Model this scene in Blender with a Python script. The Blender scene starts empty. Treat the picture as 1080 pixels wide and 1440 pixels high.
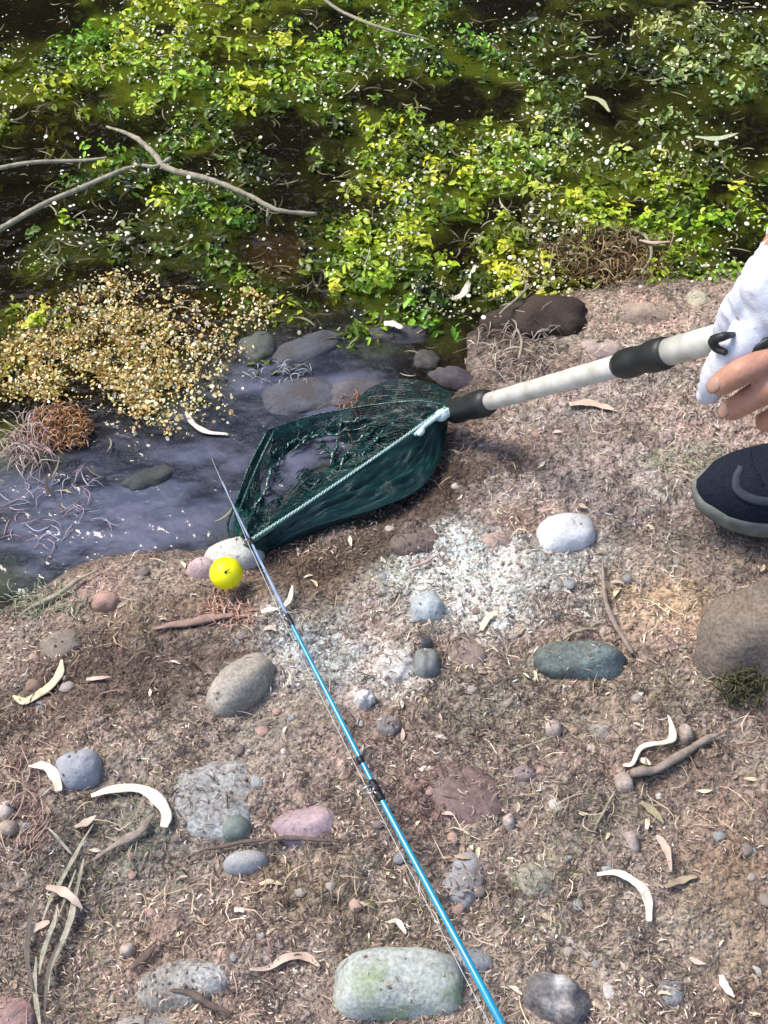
import bpy, math
import numpy as np
from mathutils import Vector, Matrix, noise

# ------------------------------------------------------------------ camera, light, exposure
S = bpy.context.scene
CAMZ = 1.04
PITCH = math.radians(52.0)
FPX = 720.0 / math.tan(math.radians(21.0))
cam_d = bpy.data.cameras.new('camera')
cam = bpy.data.objects.new('camera', cam_d)
S.collection.objects.link(cam)
cam.location = (0, 0, CAMZ)
cam.rotation_euler = (math.radians(90) - PITCH, 0, 0)
cam_d.sensor_fit = 'VERTICAL'; cam_d.sensor_height = 36.0
cam_d.lens = 18.0 / math.tan(math.radians(21.0))
cam_d.clip_start = 0.02; cam_d.clip_end = 400
S.camera = cam

SUN_EL, SUN_AZ = math.radians(56), math.radians(-62)      # azimuth from +Y towards +X
W = bpy.data.worlds.new('World'); S.world = W; W.use_nodes = True
wn = W.node_tree
sky = wn.nodes.new('ShaderNodeTexSky'); sky.sky_type = 'NISHITA'; sky.sun_disc = False
sky.sun_elevation = SUN_EL; sky.sun_rotation = SUN_AZ
sky.air_density = 1.0; sky.dust_density = 2.5; sky.ozone_density = 1.0
wn.links.new(sky.outputs[0], wn.nodes['Background'].inputs[0])
wn.nodes['Background'].inputs[1].default_value = 0.14
sd = bpy.data.lights.new('sun', 'SUN'); sun = bpy.data.objects.new('sun', sd); S.collection.objects.link(sun)
sd.energy = 2.1; sd.angle = math.radians(24); sd.color = (1.0, 0.93, 0.83)
dv = Vector((math.sin(SUN_AZ) * math.cos(SUN_EL), math.cos(SUN_AZ) * math.cos(SUN_EL), math.sin(SUN_EL)))
sun.rotation_euler = dv.to_track_quat('Z', 'Y').to_euler()
S.view_settings.view_transform = 'Standard'; S.view_settings.look = 'None'
S.view_settings.gamma = 1.0; S.view_settings.use_curve_mapping = False
S.view_settings.exposure = 0.92

rng = np.random.default_rng(11)
SP, CP = math.sin(PITCH), math.cos(PITCH)

# ------------------------------------------------------------------ pixel <-> world helpers (1080 x 1440 photograph)
def P(px, py, z=0.0):
    u = (px - 540.0) / FPX; v = (720.0 - py) / FPX
    d = Vector((u, CP + v * SP, -SP + v * CP))
    t = (z - CAMZ) / d.z
    return Vector((d.x * t, d.y * t, z))
def proj(x, y, z):
    dz = z - CAMZ
    dep = np.maximum(CP * y - SP * dz, 0.05); up = SP * y + CP * dz
    return 540 + x / dep * FPX, 720 - up / dep * FPX
def ppm(p):                                     # pixels per metre at a point
    return FPX / (CP * p.y - SP * (p.z - CAMZ))

# ------------------------------------------------------------------ noise
def _hash(ix, iy, seed):
    h = (ix.astype(np.int64) * 374761393 + iy.astype(np.int64) * 668265263 + seed * 1442695041) & 0xffffffff
    h = ((h ^ (h >> 13)) * 1274126177) & 0xffffffff
    return ((h ^ (h >> 16)) & 0xffffff) / float(0xffffff)
def vnoise(x, y, seed=0):
    ix = np.floor(x); iy = np.floor(y); fx = x - ix; fy = y - iy
    fx = fx * fx * (3 - 2 * fx); fy = fy * fy * (3 - 2 * fy)
    a = _hash(ix, iy, seed); b = _hash(ix + 1, iy, seed); c = _hash(ix, iy + 1, seed); d = _hash(ix + 1, iy + 1, seed)
    return (a + (b - a) * fx) * (1 - fy) + (c + (d - c) * fx) * fy
def fbm(x, y, scale, octs=4, seed=0):
    x = np.asarray(x, float) / scale; y = np.asarray(y, float) / scale
    s = 0; a = 0.5; n = 0
    for o in range(octs):
        s = s + a * vnoise(x * 2 ** o + 17.3 * o, y * 2 ** o - 9.1 * o, seed + o); n += a; a *= 0.5
    return s / n                                 # 0..1
def sstep(a, b, x):
    t = np.clip((x - a) / (b - a), 0, 1); return t * t * (3 - 2 * t)

# ------------------------------------------------------------------ shoreline and height field
SHORE_PX = [(-260, 960), (-100, 885), (0, 852), (60, 824), (130, 797), (185, 766), (240, 778), (300, 786), (380, 768), (440, 744),
            (560, 676), (622, 606), (642, 530), (655, 470), (720, 436), (800, 408), (900, 392), (990, 386), (1090, 366), (1300, 330)]
shore = [tuple(P(a, b, 0.0)[:2]) for a, b in SHORE_PX]
shore = [(-60.0, shore[0][1] - 8)] + shore + [(60.0, shore[-1][1] + 8)]
bank_poly = np.array(shore + [(60.0, -60.0), (-60.0, -60.0)])
def inside(x, y, poly):
    r = np.zeros(x.shape, bool); n = len(poly); j = n - 1
    for i in range(n):
        xi, yi = poly[i]; xj, yj = poly[j]
        c = ((yi > y) != (yj > y)) & (x < (xj - xi) * (y - yi) / (yj - yi + 1e-12) + xi)
        r ^= c; j = i
    return r
def sdist(x, y):                                 # positive on the bank
    x = np.asarray(x, float); y = np.asarray(y, float)
    d2 = np.full(x.shape, 1e9)
    for (ax, ay), (bx, by) in zip(shore[:-1], shore[1:]):
        vx, vy = bx - ax, by - ay; L = vx * vx + vy * vy
        t = np.clip(((x - ax) * vx + (y - ay) * vy) / L, 0, 1)
        d2 = np.minimum(d2, (x - ax - t * vx) ** 2 + (y - ay - t * vy) ** 2)
    return np.where(inside(x, y, bank_poly), 1, -1) * np.sqrt(d2)
def H(x, y, d=None, fine=True):
    x = np.asarray(x, float); y = np.asarray(y, float)
    if d is None: d = sdist(x, y)
    d = d + (fbm(x, y, 0.06, 3, 5) - 0.5) * 0.035
    dp = np.maximum(d, 0); dn = np.minimum(d, 0)
    far = np.minimum(dp, 1.2)
    h = 0.030 * (1 - np.exp(-dp / 0.045)) + 0.045 * far
    h = h - 0.16 * (1 - np.exp(dn / 0.22)) - 0.10 * np.minimum(-dn, 0.03)
    amp = np.clip(dp / 0.05, 0.12, 1)
    h = h + amp * ((fbm(x, y, 0.16, 3, 1) - 0.5) * 0.026 + (fbm(x, y, 0.035, 3, 2) - 0.5) * 0.013)
    if fine: h = h + amp * ((fbm(x, y, 0.010, 2, 3) - 0.5) * 0.0075)
    # far bank across the river
    h = h + np.maximum(y - 6.5, 0) * 0.25 * (y > 6.5) * (d < 0)
    return np.minimum(h, 3.0)
def h1(x, y): return float(H(np.array([x]), np.array([y]))[0])
def G(px, py):                                   # point on the ground (or water) seen at a pixel
    z = 0.03
    for _ in range(8):
        p = P(px, py, z); z = 0.5 * z + 0.5 * max(h1(p.x, p.y), 0.0)
    p.z = max(h1(p.x, p.y), 0.0)
    return p

# ------------------------------------------------------------------ materials
def new_mat(name):
    m = bpy.data.materials.new(name); m.use_nodes = True
    return m, m.node_tree.nodes, m.node_tree.links, m.node_tree.nodes['Principled BSDF']
def coords(nt, lk, scale=1.0):
    g = nt.new('ShaderNodeNewGeometry'); return g.outputs['Position']
def simple(name, col, rough=0.7, var=0.25, nscale=60.0, bump=0.3, bscale=None, metallic=0.0, col2=None, spec=0.4, use_attr=False, coat=0.0, trans=0.0, dist=0.001):
    m, nt, lk, b = new_mat(name)
    pos = coords(nt, lk)
    n = nt.new('ShaderNodeTexNoise'); n.inputs['Scale'].default_value = nscale; n.inputs['Detail'].default_value = 6
    lk.new(pos, n.inputs['Vector'])
    mix = nt.new('ShaderNodeMix'); mix.data_type = 'RGBA'; mix.inputs[0].default_value = 0.5
    c2 = col2 if col2 else tuple(min(1, c * (1 + var)) for c in col)
    c1 = col if col2 else tuple(c * (1 - var) for c in col)
    rmp = nt.new('ShaderNodeMapRange'); rmp.inputs[1].default_value = 0.3; rmp.inputs[2].default_value = 0.7
    lk.new(n.outputs['Fac'], rmp.inputs[0]); lk.new(rmp.outputs[0], mix.inputs[0])
    mix.inputs[6].default_value = (*c1, 1); mix.inputs[7].default_value = (*c2, 1)
    out = mix.outputs[2]
    if use_attr:
        a = nt.new('ShaderNodeVertexColor'); a.layer_name = 'Col'
        mm = nt.new('ShaderNodeMix'); mm.data_type = 'RGBA'; mm.blend_type = 'MULTIPLY'; mm.inputs[0].default_value = 1
        lk.new(out, mm.inputs[6]); lk.new(a.outputs[0], mm.inputs[7]); out = mm.outputs[2]
    lk.new(out, b.inputs['Base Color'])
    b.inputs['Roughness'].default_value = rough; b.inputs['Metallic'].default_value = metallic
    b.inputs['Specular IOR Level'].default_value = spec; b.inputs['Coat Weight'].default_value = coat
    if bump:
        n2 = nt.new('ShaderNodeTexNoise'); n2.inputs['Scale'].default_value = bscale or nscale * 4; n2.inputs['Detail'].default_value = 5
        lk.new(pos, n2.inputs['Vector'])
        bp = nt.new('ShaderNodeBump'); bp.inputs['Strength'].default_value = bump; bp.inputs['Distance'].default_value = dist
        lk.new(n2.outputs['Fac'], bp.inputs['Height']); lk.new(bp.outputs[0], b.inputs['Normal'])
    if trans:
        tr = nt.new('ShaderNodeBsdfTranslucent'); lk.new(out, tr.inputs['Color'])
        ms = nt.new('ShaderNodeMixShader'); ms.inputs[0].default_value = trans
        lk.new(b.outputs[0], ms.inputs[1]); lk.new(tr.outputs[0], ms.inputs[2])
        lk.new(ms.outputs[0], nt['Material Output'].inputs['Surface'])
    return m

def ground_material():
    m, nt, lk, b = new_mat('bank_soil')
    pos = coords(nt, lk)
    a = nt.new('ShaderNodeVertexColor'); a.layer_name = 'Col'
    n1 = nt.new('ShaderNodeTexNoise'); n1.inputs['Scale'].default_value = 170; n1.inputs['Detail'].default_value = 8; n1.inputs['Roughness'].default_value = 0.7
    n2 = nt.new('ShaderNodeTexNoise'); n2.inputs['Scale'].default_value = 30; n2.inputs['Detail'].default_value = 4
    n3 = nt.new('ShaderNodeTexNoise'); n3.inputs['Scale'].default_value = 55; n3.inputs['Detail'].default_value = 4
    for n in (n1, n2, n3): lk.new(pos, n.inputs['Vector'])
    r1 = nt.new('ShaderNodeMapRange'); r1.inputs[1].default_value = 0.34; r1.inputs[2].default_value = 0.66; r1.inputs[3].default_value = 0.28; r1.inputs[4].default_value = 1.9
    lk.new(n1.outputs['Fac'], r1.inputs[0])
    mul = nt.new('ShaderNodeVectorMath'); mul.operation = 'SCALE'
    lk.new(a.outputs[0], mul.inputs[0]); lk.new(r1.outputs[0], mul.inputs['Scale'])
    hs = nt.new('ShaderNodeMix'); hs.data_type = 'RGBA'; hs.blend_type = 'MULTIPLY'; hs.inputs[0].default_value = 0.55
    cr = nt.new('ShaderNodeValToRGB')
    cr.color_ramp.elements[0].position = 0.35; cr.color_ramp.elements[0].color = (0.86, 0.92, 0.84, 1)
    cr.color_ramp.elements[1].position = 0.65; cr.color_ramp.elements[1].color = (1.16, 1.0, 0.97, 1)
    lk.new(n2.outputs['Fac'], cr.inputs[0]); lk.new(mul.outputs[0], hs.inputs[6]); lk.new(cr.outputs[0], hs.inputs[7])
    lk.new(hs.outputs[2], b.inputs['Base Color'])
    b.inputs['Roughness'].default_value = 0.9; b.inputs['Specular IOR Level'].default_value = 0.25
    n4 = nt.new('ShaderNodeTexVoronoi'); n4.inputs['Scale'].default_value = 260; lk.new(pos, n4.inputs['Vector'])
    bp = nt.new('ShaderNodeBump'); bp.inputs['Strength'].default_value = 0.9; bp.inputs['Distance'].default_value = 0.003
    ad = nt.new('ShaderNodeMath'); ad.operation = 'ADD'; lk.new(n1.outputs['Fac'], ad.inputs[0]); lk.new(n4.outputs['Distance'], ad.inputs[1])
    lk.new(ad.outputs[0], bp.inputs['Height']); lk.new(bp.outputs[0], b.inputs['Normal'])
    return m

def stone_material(name, col, speck=0.25, moss=None, scale=1.0, dirt=0.5):
    m, nt, lk, b = new_mat(name)
    tc = coords(nt, lk)
    n1 = nt.new('ShaderNodeTexNoise'); n1.inputs['Scale'].default_value = 28 * scale; n1.inputs['Detail'].default_value = 7; n1.inputs['Roughness'].default_value = 0.65
    n2 = nt.new('ShaderNodeTexNoise'); n2.inputs['Scale'].default_value = 330 * scale; n2.inputs['Detail'].default_value = 3
    n3 = nt.new('ShaderNodeTexVoronoi'); n3.inputs['Scale'].default_value = 190 * scale
    for n in (n1, n2, n3): lk.new(tc, n.inputs['Vector'])
    cr = nt.new('ShaderNodeValToRGB')
    cr.color_ramp.elements[0].position = 0.3; cr.color_ramp.elements[0].color = (*[c * 0.66 for c in col], 1)
    cr.color_ramp.elements[1].position = 0.7; cr.color_ramp.elements[1].color = (*[min(1, c * 1.25) for c in col], 1)
    lk.new(n1.outputs['Fac'], cr.inputs[0])
    out = cr.outputs[0]
    if moss:
        n4 = nt.new('ShaderNodeTexNoise'); n4.inputs['Scale'].default_value = 22; n4.inputs['Detail'].default_value = 5; lk.new(tc, n4.inputs['Vector'])
        r = nt.new('ShaderNodeMapRange'); r.inputs[1].default_value = 0.5; r.inputs[2].default_value = 0.62
        lk.new(n4.outputs['Fac'], r.inputs[0])
        mm = nt.new('ShaderNodeMix'); mm.data_type = 'RGBA'; lk.new(r.outputs[0], mm.inputs[0]); lk.new(out, mm.inputs[6]); mm.inputs[7].default_value = (*moss, 1); out = mm.outputs[2]
    nd = nt.new('ShaderNodeTexNoise'); nd.inputs['Scale'].default_value = 60; nd.inputs['Detail'].default_value = 8; nd.inputs['Roughness'].default_value = .75; lk.new(tc, nd.inputs['Vector'])
    rd = nt.new('ShaderNodeMapRange'); rd.inputs[1].default_value = 0.62 - .22 * dirt; rd.inputs[2].default_value = 0.74 - .1 * dirt; rd.inputs[4].default_value = min(1, dirt * 1.3)
    lk.new(nd.outputs['Fac'], rd.inputs[0])
    md = nt.new('ShaderNodeMix'); md.data_type = 'RGBA'; lk.new(rd.outputs[0], md.inputs[0]); lk.new(out, md.inputs[6]); md.inputs[7].default_value = (.20, .165, .14, 1); out = md.outputs[2]
    r2 = nt.new('ShaderNodeMapRange'); r2.inputs[1].default_value = 0.35; r2.inputs[2].default_value = 0.65; r2.inputs[3].default_value = 1 - speck; r2.inputs[4].default_value = 1 + speck
    lk.new(n2.outputs['Fac'], r2.inputs[0])
    mul = nt.new('ShaderNodeVectorMath'); mul.operation = 'SCALE'; lk.new(out, mul.inputs[0]); lk.new(r2.outputs[0], mul.inputs['Scale'])
    # dark pits
    r3 = nt.new('ShaderNodeMapRange'); r3.inputs[1].default_value = 0.05; r3.inputs[2].default_value = 0.16; r3.inputs[3].default_value = 0.55; r3.inputs[4].default_value = 1
    lk.new(n3.outputs['Distance'], r3.inputs[0])
    mul2 = nt.new('ShaderNodeVectorMath'); mul2.operation = 'SCALE'; lk.new(mul.outputs[0], mul2.inputs[0]); lk.new(r3.outputs[0], mul2.inputs['Scale'])
    lk.new(mul2.outputs[0], b.inputs['Base Color'])
    b.inputs['Roughness'].default_value = 0.82; b.inputs['Specular IOR Level'].default_value = 0.3
    bp = nt.new('ShaderNodeBump'); bp.inputs['Strength'].default_value = 0.5; bp.inputs['Distance'].default_value = 0.0012
    lk.new(n2.outputs['Fac'], bp.inputs['Height'])
    bp2 = nt.new('ShaderNodeBump'); bp2.inputs['Strength'].default_value = 0.3; bp2.inputs['Distance'].default_value = 0.006
    lk.new(n1.outputs['Fac'], bp2.inputs['Height']); lk.new(bp.outputs[0], bp2.inputs['Normal']); lk.new(bp2.outputs[0], b.inputs['Normal'])
    return m

def attr_mat(name, rough=0.8, trans=0.0, spec=0.3):
    return simple(name, (1, 1, 1), rough, 0.0, 300, 0, use_attr=True, trans=trans, spec=spec, col2=(1, 1, 1))

# ------------------------------------------------------------------ object helpers
def link(name, me, mat=None, parent=None, smooth=True):
    if mat and not me.materials: me.materials.append(mat)
    if smooth: me.polygons.foreach_set('use_smooth', np.ones(len(me.polygons), bool))
    o = bpy.data.objects.new(name, me); S.collection.objects.link(o)
    if parent:
        o.parent = parent; o.matrix_parent_inverse = Matrix.Translation(-parent.location)
    return o
def tag(o, label=None, cat=None, group=None, kind=None):
    if label: o['label'] = label
    if cat: o['category'] = cat
    if group: o['group'] = group
    if kind: o['kind'] = kind
    return o
def empty(name, loc, label, cat, group=None):
    o = bpy.data.objects.new(name, None); S.collection.objects.link(o); o.location = loc; o.empty_display_size = 0.05
    return tag(o, label, cat, group)
def recentre(o):
    me = o.data; n = len(me.vertices); co = np.empty(n * 3, np.float32); me.vertices.foreach_get('co', co); co = co.reshape(-1, 3)
    c = co.mean(0); c[2] = co[:, 2].min(); co -= c; me.vertices.foreach_set('co', co.ravel()); me.update(); o.location = Vector(c.tolist()); return o
def mesh_np(name, v, f, col=None):
    v = np.asarray(v, np.float32); f = np.asarray(f, np.int32); k = f.shape[1]
    me = bpy.data.meshes.new(name); me.vertices.add(len(v)); me.vertices.foreach_set('co', v.ravel())
    me.loops.add(f.size); me.loops.foreach_set('vertex_index', f.ravel())
    me.polygons.add(len(f)); me.polygons.foreach_set('loop_start', np.arange(0, f.size, k, dtype=np.int32))
    me.update(calc_edges=True)
    if col is not None:
        ca = me.color_attributes.new('Col', 'FLOAT_COLOR', 'POINT')
        c4 = np.ones((len(v), 4), np.float32); c4[:, :3] = col; ca.data.foreach_set('color', c4.ravel())
    me.validate(); return me
def mesh_py(name, v, f):
    me = bpy.data.meshes.new(name); me.from_pydata([tuple(p) for p in v], [], f); me.update(); return me

def catmull(pts, n):
    pts = [np.array(p, float) for p in pts]
    pts = [2 * pts[0] - pts[1]] + pts + [2 * pts[-1] - pts[-2]]
    out = []
    segs = len(pts) - 3
    for s in np.linspace(0, segs, n):
        i = min(int(s), segs - 1); t = s - i
        a, b, c, d = pts[i:i + 4]
        out.append(0.5 * ((2 * b) + (c - a) * t + (2 * a - 5 * b + 4 * c - d) * t * t + (3 * b - a - 3 * c + d) * t ** 3))
    return np.array(out)
def tube_vf(path, wid, thk, ns=8, curl=0.0, up=(0, 0, 1), rough=0.0, seed=0):
    """closed tube with an elliptical (w x t) section; curl bends the section into a trough"""
    path = np.asarray(path, float); n = len(path); r = np.random.default_rng(seed)
    T = np.gradient(path, axis=0); T /= np.linalg.norm(T, axis=1)[:, None] + 1e-9
    upv = np.array(up, float)
    if upv.ndim == 1: upv = np.tile(upv, (n, 1))
    Sd = np.cross(T, upv); Sd /= np.linalg.norm(Sd, axis=1)[:, None] + 1e-9
    U = np.cross(Sd, T)
    v = []
    for i in range(n):
        for k in range(ns):
            a = 2 * math.pi * k / ns; x = math.cos(a); z = math.sin(a)
            jr = 1 + rough * (r.random() - 0.5) * 2
            v.append(path[i] + Sd[i] * wid[i] * x * jr + U[i] * (thk[i] * z * jr + curl * wid[i] * (x * x - 0.5)))
    f = []
    for i in range(n - 1):
        for k in range(ns):
            f.append((i * ns + k, i * ns + (k + 1) % ns, (i + 1) * ns + (k + 1) % ns, (i + 1) * ns + k))
    f.append(tuple(range(ns))[::-1]); f.append(tuple((n - 1) * ns + k for k in range(ns)))
    return v, f
class MB:
    def __init__(s): s.v = []; s.f = []
    def add(s, v, f):
        o = len(s.v); s.v += list(v); s.f += [tuple(i + o for i in q) for q in f]; return s
    def tube(s, path, wid, thk=None, **k):
        wid = np.broadcast_to(np.asarray(wid, float), (len(path),)); thk = wid if thk is None else np.broadcast_to(np.asarray(thk, float), (len(path),))
        return s.add(*tube_vf(path, wid, thk, **k))
    def build(s, name, mat, parent=None, smooth=True): return link(name, mesh_py(name, s.v, s.f), mat, parent, smooth)
def prof(vals, n): return np.interp(np.linspace(0, 1, n), np.linspace(0, 1, len(vals)), vals)

def ground_path(pts, n, lift):
    """pts: (px, py[, extra lift]) -> smoothed world path lying on the ground"""
    q = [G(p[0], p[1]) for p in pts]
    q = catmull([(a.x, a.y, a.z + (p[2] if len(p) > 2 else 0)) for a, p in zip(q, pts)], n)
    hz = np.maximum(H(q[:, 0], q[:, 1]), 0.0)
    q[:, 2] = np.maximum(q[:, 2], hz) + lift
    for _ in range(2): q[1:-1, 2] = (q[:-2, 2] + 2 * q[1:-1, 2] + q[2:, 2]) / 4
    return q
def strip(name, pts, wpx, mat, label, cat, group=None, thick=0.3, curl=0.0, lift=0.002, n=None, rough=0.06, parent=None, seed=0, kind=None, ns=8):
    n = n or max(10, 6 * len(pts))
    q = ground_path(pts, n, lift)
    s = ppm(Vector(q[n // 2])); w = prof([a * 0.44 / s for a in wpx], n) * (1 + .12 * np.sin(np.linspace(0, 17 + seed, n) + pts[0][0]))
    mb = MB().tube(q, w, w * thick, curl=curl, rough=rough, seed=seed, ns=ns)
    o = mb.build(name, mat, parent)
    if parent is None: recentre(o)
    return tag(o, label, cat, group, kind)

import bmesh
def ico(sub):
    bm = bmesh.new(); bmesh.ops.create_icosphere(bm, subdivisions=sub, radius=1.0)
    v = np.array([p.co[:] for p in bm.verts]); f = np.array([[q.index for q in t.verts] for t in bm.faces]); bm.free(); return v, f
ICO = {k: ico(k) for k in (1, 2, 3, 4)}
STONES = []
def stone(px, py, w, h, ang, prot, mat, label, cat='stone', group=None, sub=4, e=2.4, sink=0.45, rough=0.14, name='stone', lobes=0.18, seed=None, zoff=0.0):
    """w, h: size in photo pixels; prot: height (m) of the part that stands proud"""
    g = G(px, py); s = ppm(g); seed = int(px * 7 + py) if seed is None else seed
    a = w * 0.5 / s
    sinv = math.sin(math.atan2(CAMZ - g.z, g.y))
    c = prot / (1 - sink)
    b = h * 0.5 / s / sinv * 0.97
    v, f = ICO[sub]; v = v.copy()
    L = (np.abs(v) ** e).sum(1) ** (-1 / e); v = v * L[:, None]
    o3 = Vector((seed * 1.37, seed * 0.71, seed * 0.33))
    for i in range(len(v)):
        q = Vector(v[i])
        d = lobes * noise.noise(q * 0.9 + o3) + rough * 0.5 * noise.noise(q * 2.3 + o3) + rough * 0.22 * noise.noise(q * 6 + o3) + rough * 0.09 * noise.noise(q * 14 + o3)
        v[i] *= 1 + d
    v *= np.array([a, b, c])
    r = math.radians(ang); R = np.array([[math.cos(r), -math.sin(r), 0], [math.sin(r), math.cos(r), 0], [0, 0, 1]])
    v = v @ R.T
    base = float(H(np.array([g.x]), np.array([g.y]), fine=False)[0])
    base = max(base, -0.02)
    o = link(name, mesh_np(name, v, f), mat)
    if zoff > .0035: base = max(base, 0.0)
    o.location = (g.x, g.y, base - c * sink + zoff + (c * sink if zoff > .0035 else 0) - (c * .84 if zoff > .0035 else 0))
    STONES.append((o.location.x, o.location.y, o.location.z, a, b, c, r, e, sink, label))
    return tag(o, label, cat, group)

def basis(nrm, spin):
    """rotation matrices (N,3,3) with local z along nrm, spun about it"""
    nrm = nrm / np.linalg.norm(nrm, axis=1)[:, None]
    ref = np.where(np.abs(nrm[:, 2:3]) > 0.95, np.array([[1.0, 0, 0]]), np.array([[0, 0, 1.0]]))
    t = np.cross(ref, nrm); t /= np.linalg.norm(t, axis=1)[:, None]; b = np.cross(nrm, t)
    c, s = np.cos(spin)[:, None], np.sin(spin)[:, None]
    x = t * c + b * s; y = -t * s + b * c
    return np.stack([x, y, nrm], axis=2)
def scatter(name, tv, tf, R, scl, pos, col, mat):
    """one mesh of N transformed copies of the template; scl (N,3)"""
    N = len(pos); tv = np.asarray(tv, float); tf = np.asarray(tf)
    if tv.ndim == 2: tv = np.broadcast_to(tv, (N,) + tv.shape)
    v = np.einsum('nij,nkj->nki', R, tv * scl[:, None, :]) + pos[:, None, :]
    k = tv.shape[1]
    f = tf[None] + (np.arange(N) * k)[:, None, None]
    c = np.repeat(col, k, axis=0) if col.ndim == 2 else col.reshape(-1, 3)
    return link(name, mesh_np(name, v.reshape(-1, 3), f.reshape(-1, tf.shape[1]), c), mat, smooth=False)

# ------------------------------------------------------------------ ground sheet
def axis(lo, hi, step, far, grow=1.25):
    a = list(np.arange(lo, hi, step)); s = step
    while a[-1] < far[1]: s *= grow; a.append(a[-1] + s)
    s = step
    while a[0] > far[0]: s *= grow; a.insert(0, a[0] - s)
    return np.array(a)
xs = axis(-0.62, 0.62, 0.003, (-60, 60)); ys = axis(0.20, 1.30, 0.003, (-60, 60), 1.12)
X, Y = np.meshgrid(xs, ys); Dg = sdist(X, Y); Z = H(X, Y, Dg)
GPX, GPY = proj(X, Y, np.maximum(Z, 0))
def ell(px, py, cx, cy, rx, ry, ang=0.0, soft=0.6):
    r = math.radians(ang); dx = px - cx; dy = -(py - cy)
    u = (dx * math.cos(r) + dy * math.sin(r)) / rx; v = (-dx * math.sin(r) + dy * math.cos(r)) / ry
    return 1 - sstep(1 - soft, 1 + soft * 0.4, np.sqrt(u * u + v * v))
SOIL = [  # cx, cy, rx, ry, angle, colour, strength
    (700, 700, 260, 150, 15, (.29, .245, .235), .7), (900, 620, 240, 130, 0, (.34, .29, .275), .85), (900, 450, 260, 50, 0, (.40, .33, .28), .8),
    (650, 810, 135, 78, -10, (.60, .62, .60), .95), (800, 805, 100, 66, 0, (.38, .38, .37), .8), (465, 915, 110, 72, -15, (.40, .41, .41), .95), (560, 940, 50, 45, 30, (.55, .53, .50), .9),
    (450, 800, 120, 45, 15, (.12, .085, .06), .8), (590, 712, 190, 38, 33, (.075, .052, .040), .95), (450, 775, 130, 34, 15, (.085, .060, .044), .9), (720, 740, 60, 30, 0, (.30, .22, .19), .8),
    (930, 845, 85, 58, -10, (.42, .33, .22), .75), (180, 940, 220, 66, 5, (.095, .066, .056), .85), (250, 850, 200, 40, 15, (.16, .12, .09), .8), (60, 1000, 120, 60, 0, (.125, .098, .082), .75),
    (330, 860, 60, 50, 0, (.26, .17, .13), .8), (600, 1120, 60, 50, 0, (.19, .12, .115), .8), (1030, 1280, 120, 160, 0, (.25, .19, .135), .9), (950, 1090, 90, 60, 0, (.15, .12, .10), .7),
    (60, 1170, 60, 90, 0, (.20, .15, .13), .7), (150, 1190, 120, 100, 20, (.17, .165, .14), .8), (700, 1000, 150, 60, 0, (.20, .185, .15), .6), (430, 1250, 100, 60, 0, (.25, .21, .15), .6),
    (850, 1350, 200, 90, 0, (.30, .275, .24), .6), (740, 1240, 90, 60, 0, (.26, .25, .21), .6), (500, 1280, 120, 50, 0, (.19, .16, .12), .6), (380, 1380, 120, 60, 0, (.29, .265, .25), .6),
    (690, 465, 60, 30, 10, (.06, .045, .035), .9), (770, 440, 70, 26, 0, (.07, .05, .04), .9), (650, 540, 40, 50, 0, (.08, .065, .06), .8), (750, 510, 90, 25, 12, (.22, .17, .145), .7), (830, 620, 120, 25, 0, (.17, .135, .12), .6),
    (1050, 800, 60, 30, 0, (.26, .23, .20), .6), (780, 1160, 100, 60, 0, (.19, .165, .14), .6), (940, 960, 120, 50, 0, (.19, .165, .13), .6),
]
def soil_colour(px, py, x, y, d):
    c = np.empty(px.shape + (3,)); c[...] = (.28, .23, .198)
    wob = (fbm(x, y, 0.05, 3, 21) - 0.5) * 70; wob2 = (fbm(x, y, 0.05, 3, 25) - 0.5) * 70
    for cx, cy, rx, ry, an, col, st in SOIL:
        m = ell(px + wob, py + wob2, cx, cy, rx, ry, an) * st
        c += (np.array(col) - c) * m[..., None]
    hue = fbm(x, y, 0.09, 3, 31) - 0.5
    c *= 1 + np.stack([hue * 0.18, hue * -0.05, hue * -0.10], -1)
    c *= (0.78 + 0.46 * fbm(x, y, 0.022, 3, 41))[..., None]
    wet = np.clip(1 - np.maximum(d + (fbm(x, y, 0.05, 2, 51) - .5) * 0.03, 0) / 0.035, 0, 1)
    c *= (1 - 0.55 * wet)[..., None]
    bed = d < -0.01
    depthf = np.clip(-d / 0.16, 0, 1)
    bc = np.array((.075, .068, .062)) * (1 - depthf[..., None]) + np.array((.014, .012, .008)) * depthf[..., None]
    c = np.where(bed[..., None], bc * (0.6 + 0.8 * fbm(x, y, 0.05, 3, 61))[..., None], c)
    return c
C = soil_colour(GPX, GPY, X, Y, Dg)
ny, nx = X.shape; idx = np.arange(nx * ny).reshape(ny, nx)
F = np.stack([idx[:-1, :-1], idx[:-1, 1:], idx[1:, 1:], idx[1:, :-1]], -1).reshape(-1, 4)
ground = link('ground', mesh_np('ground', np.stack([X, Y, Z], -1).reshape(-1, 3), F, C.reshape(-1, 3)), ground_material())
tag(ground, kind='structure')

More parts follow.
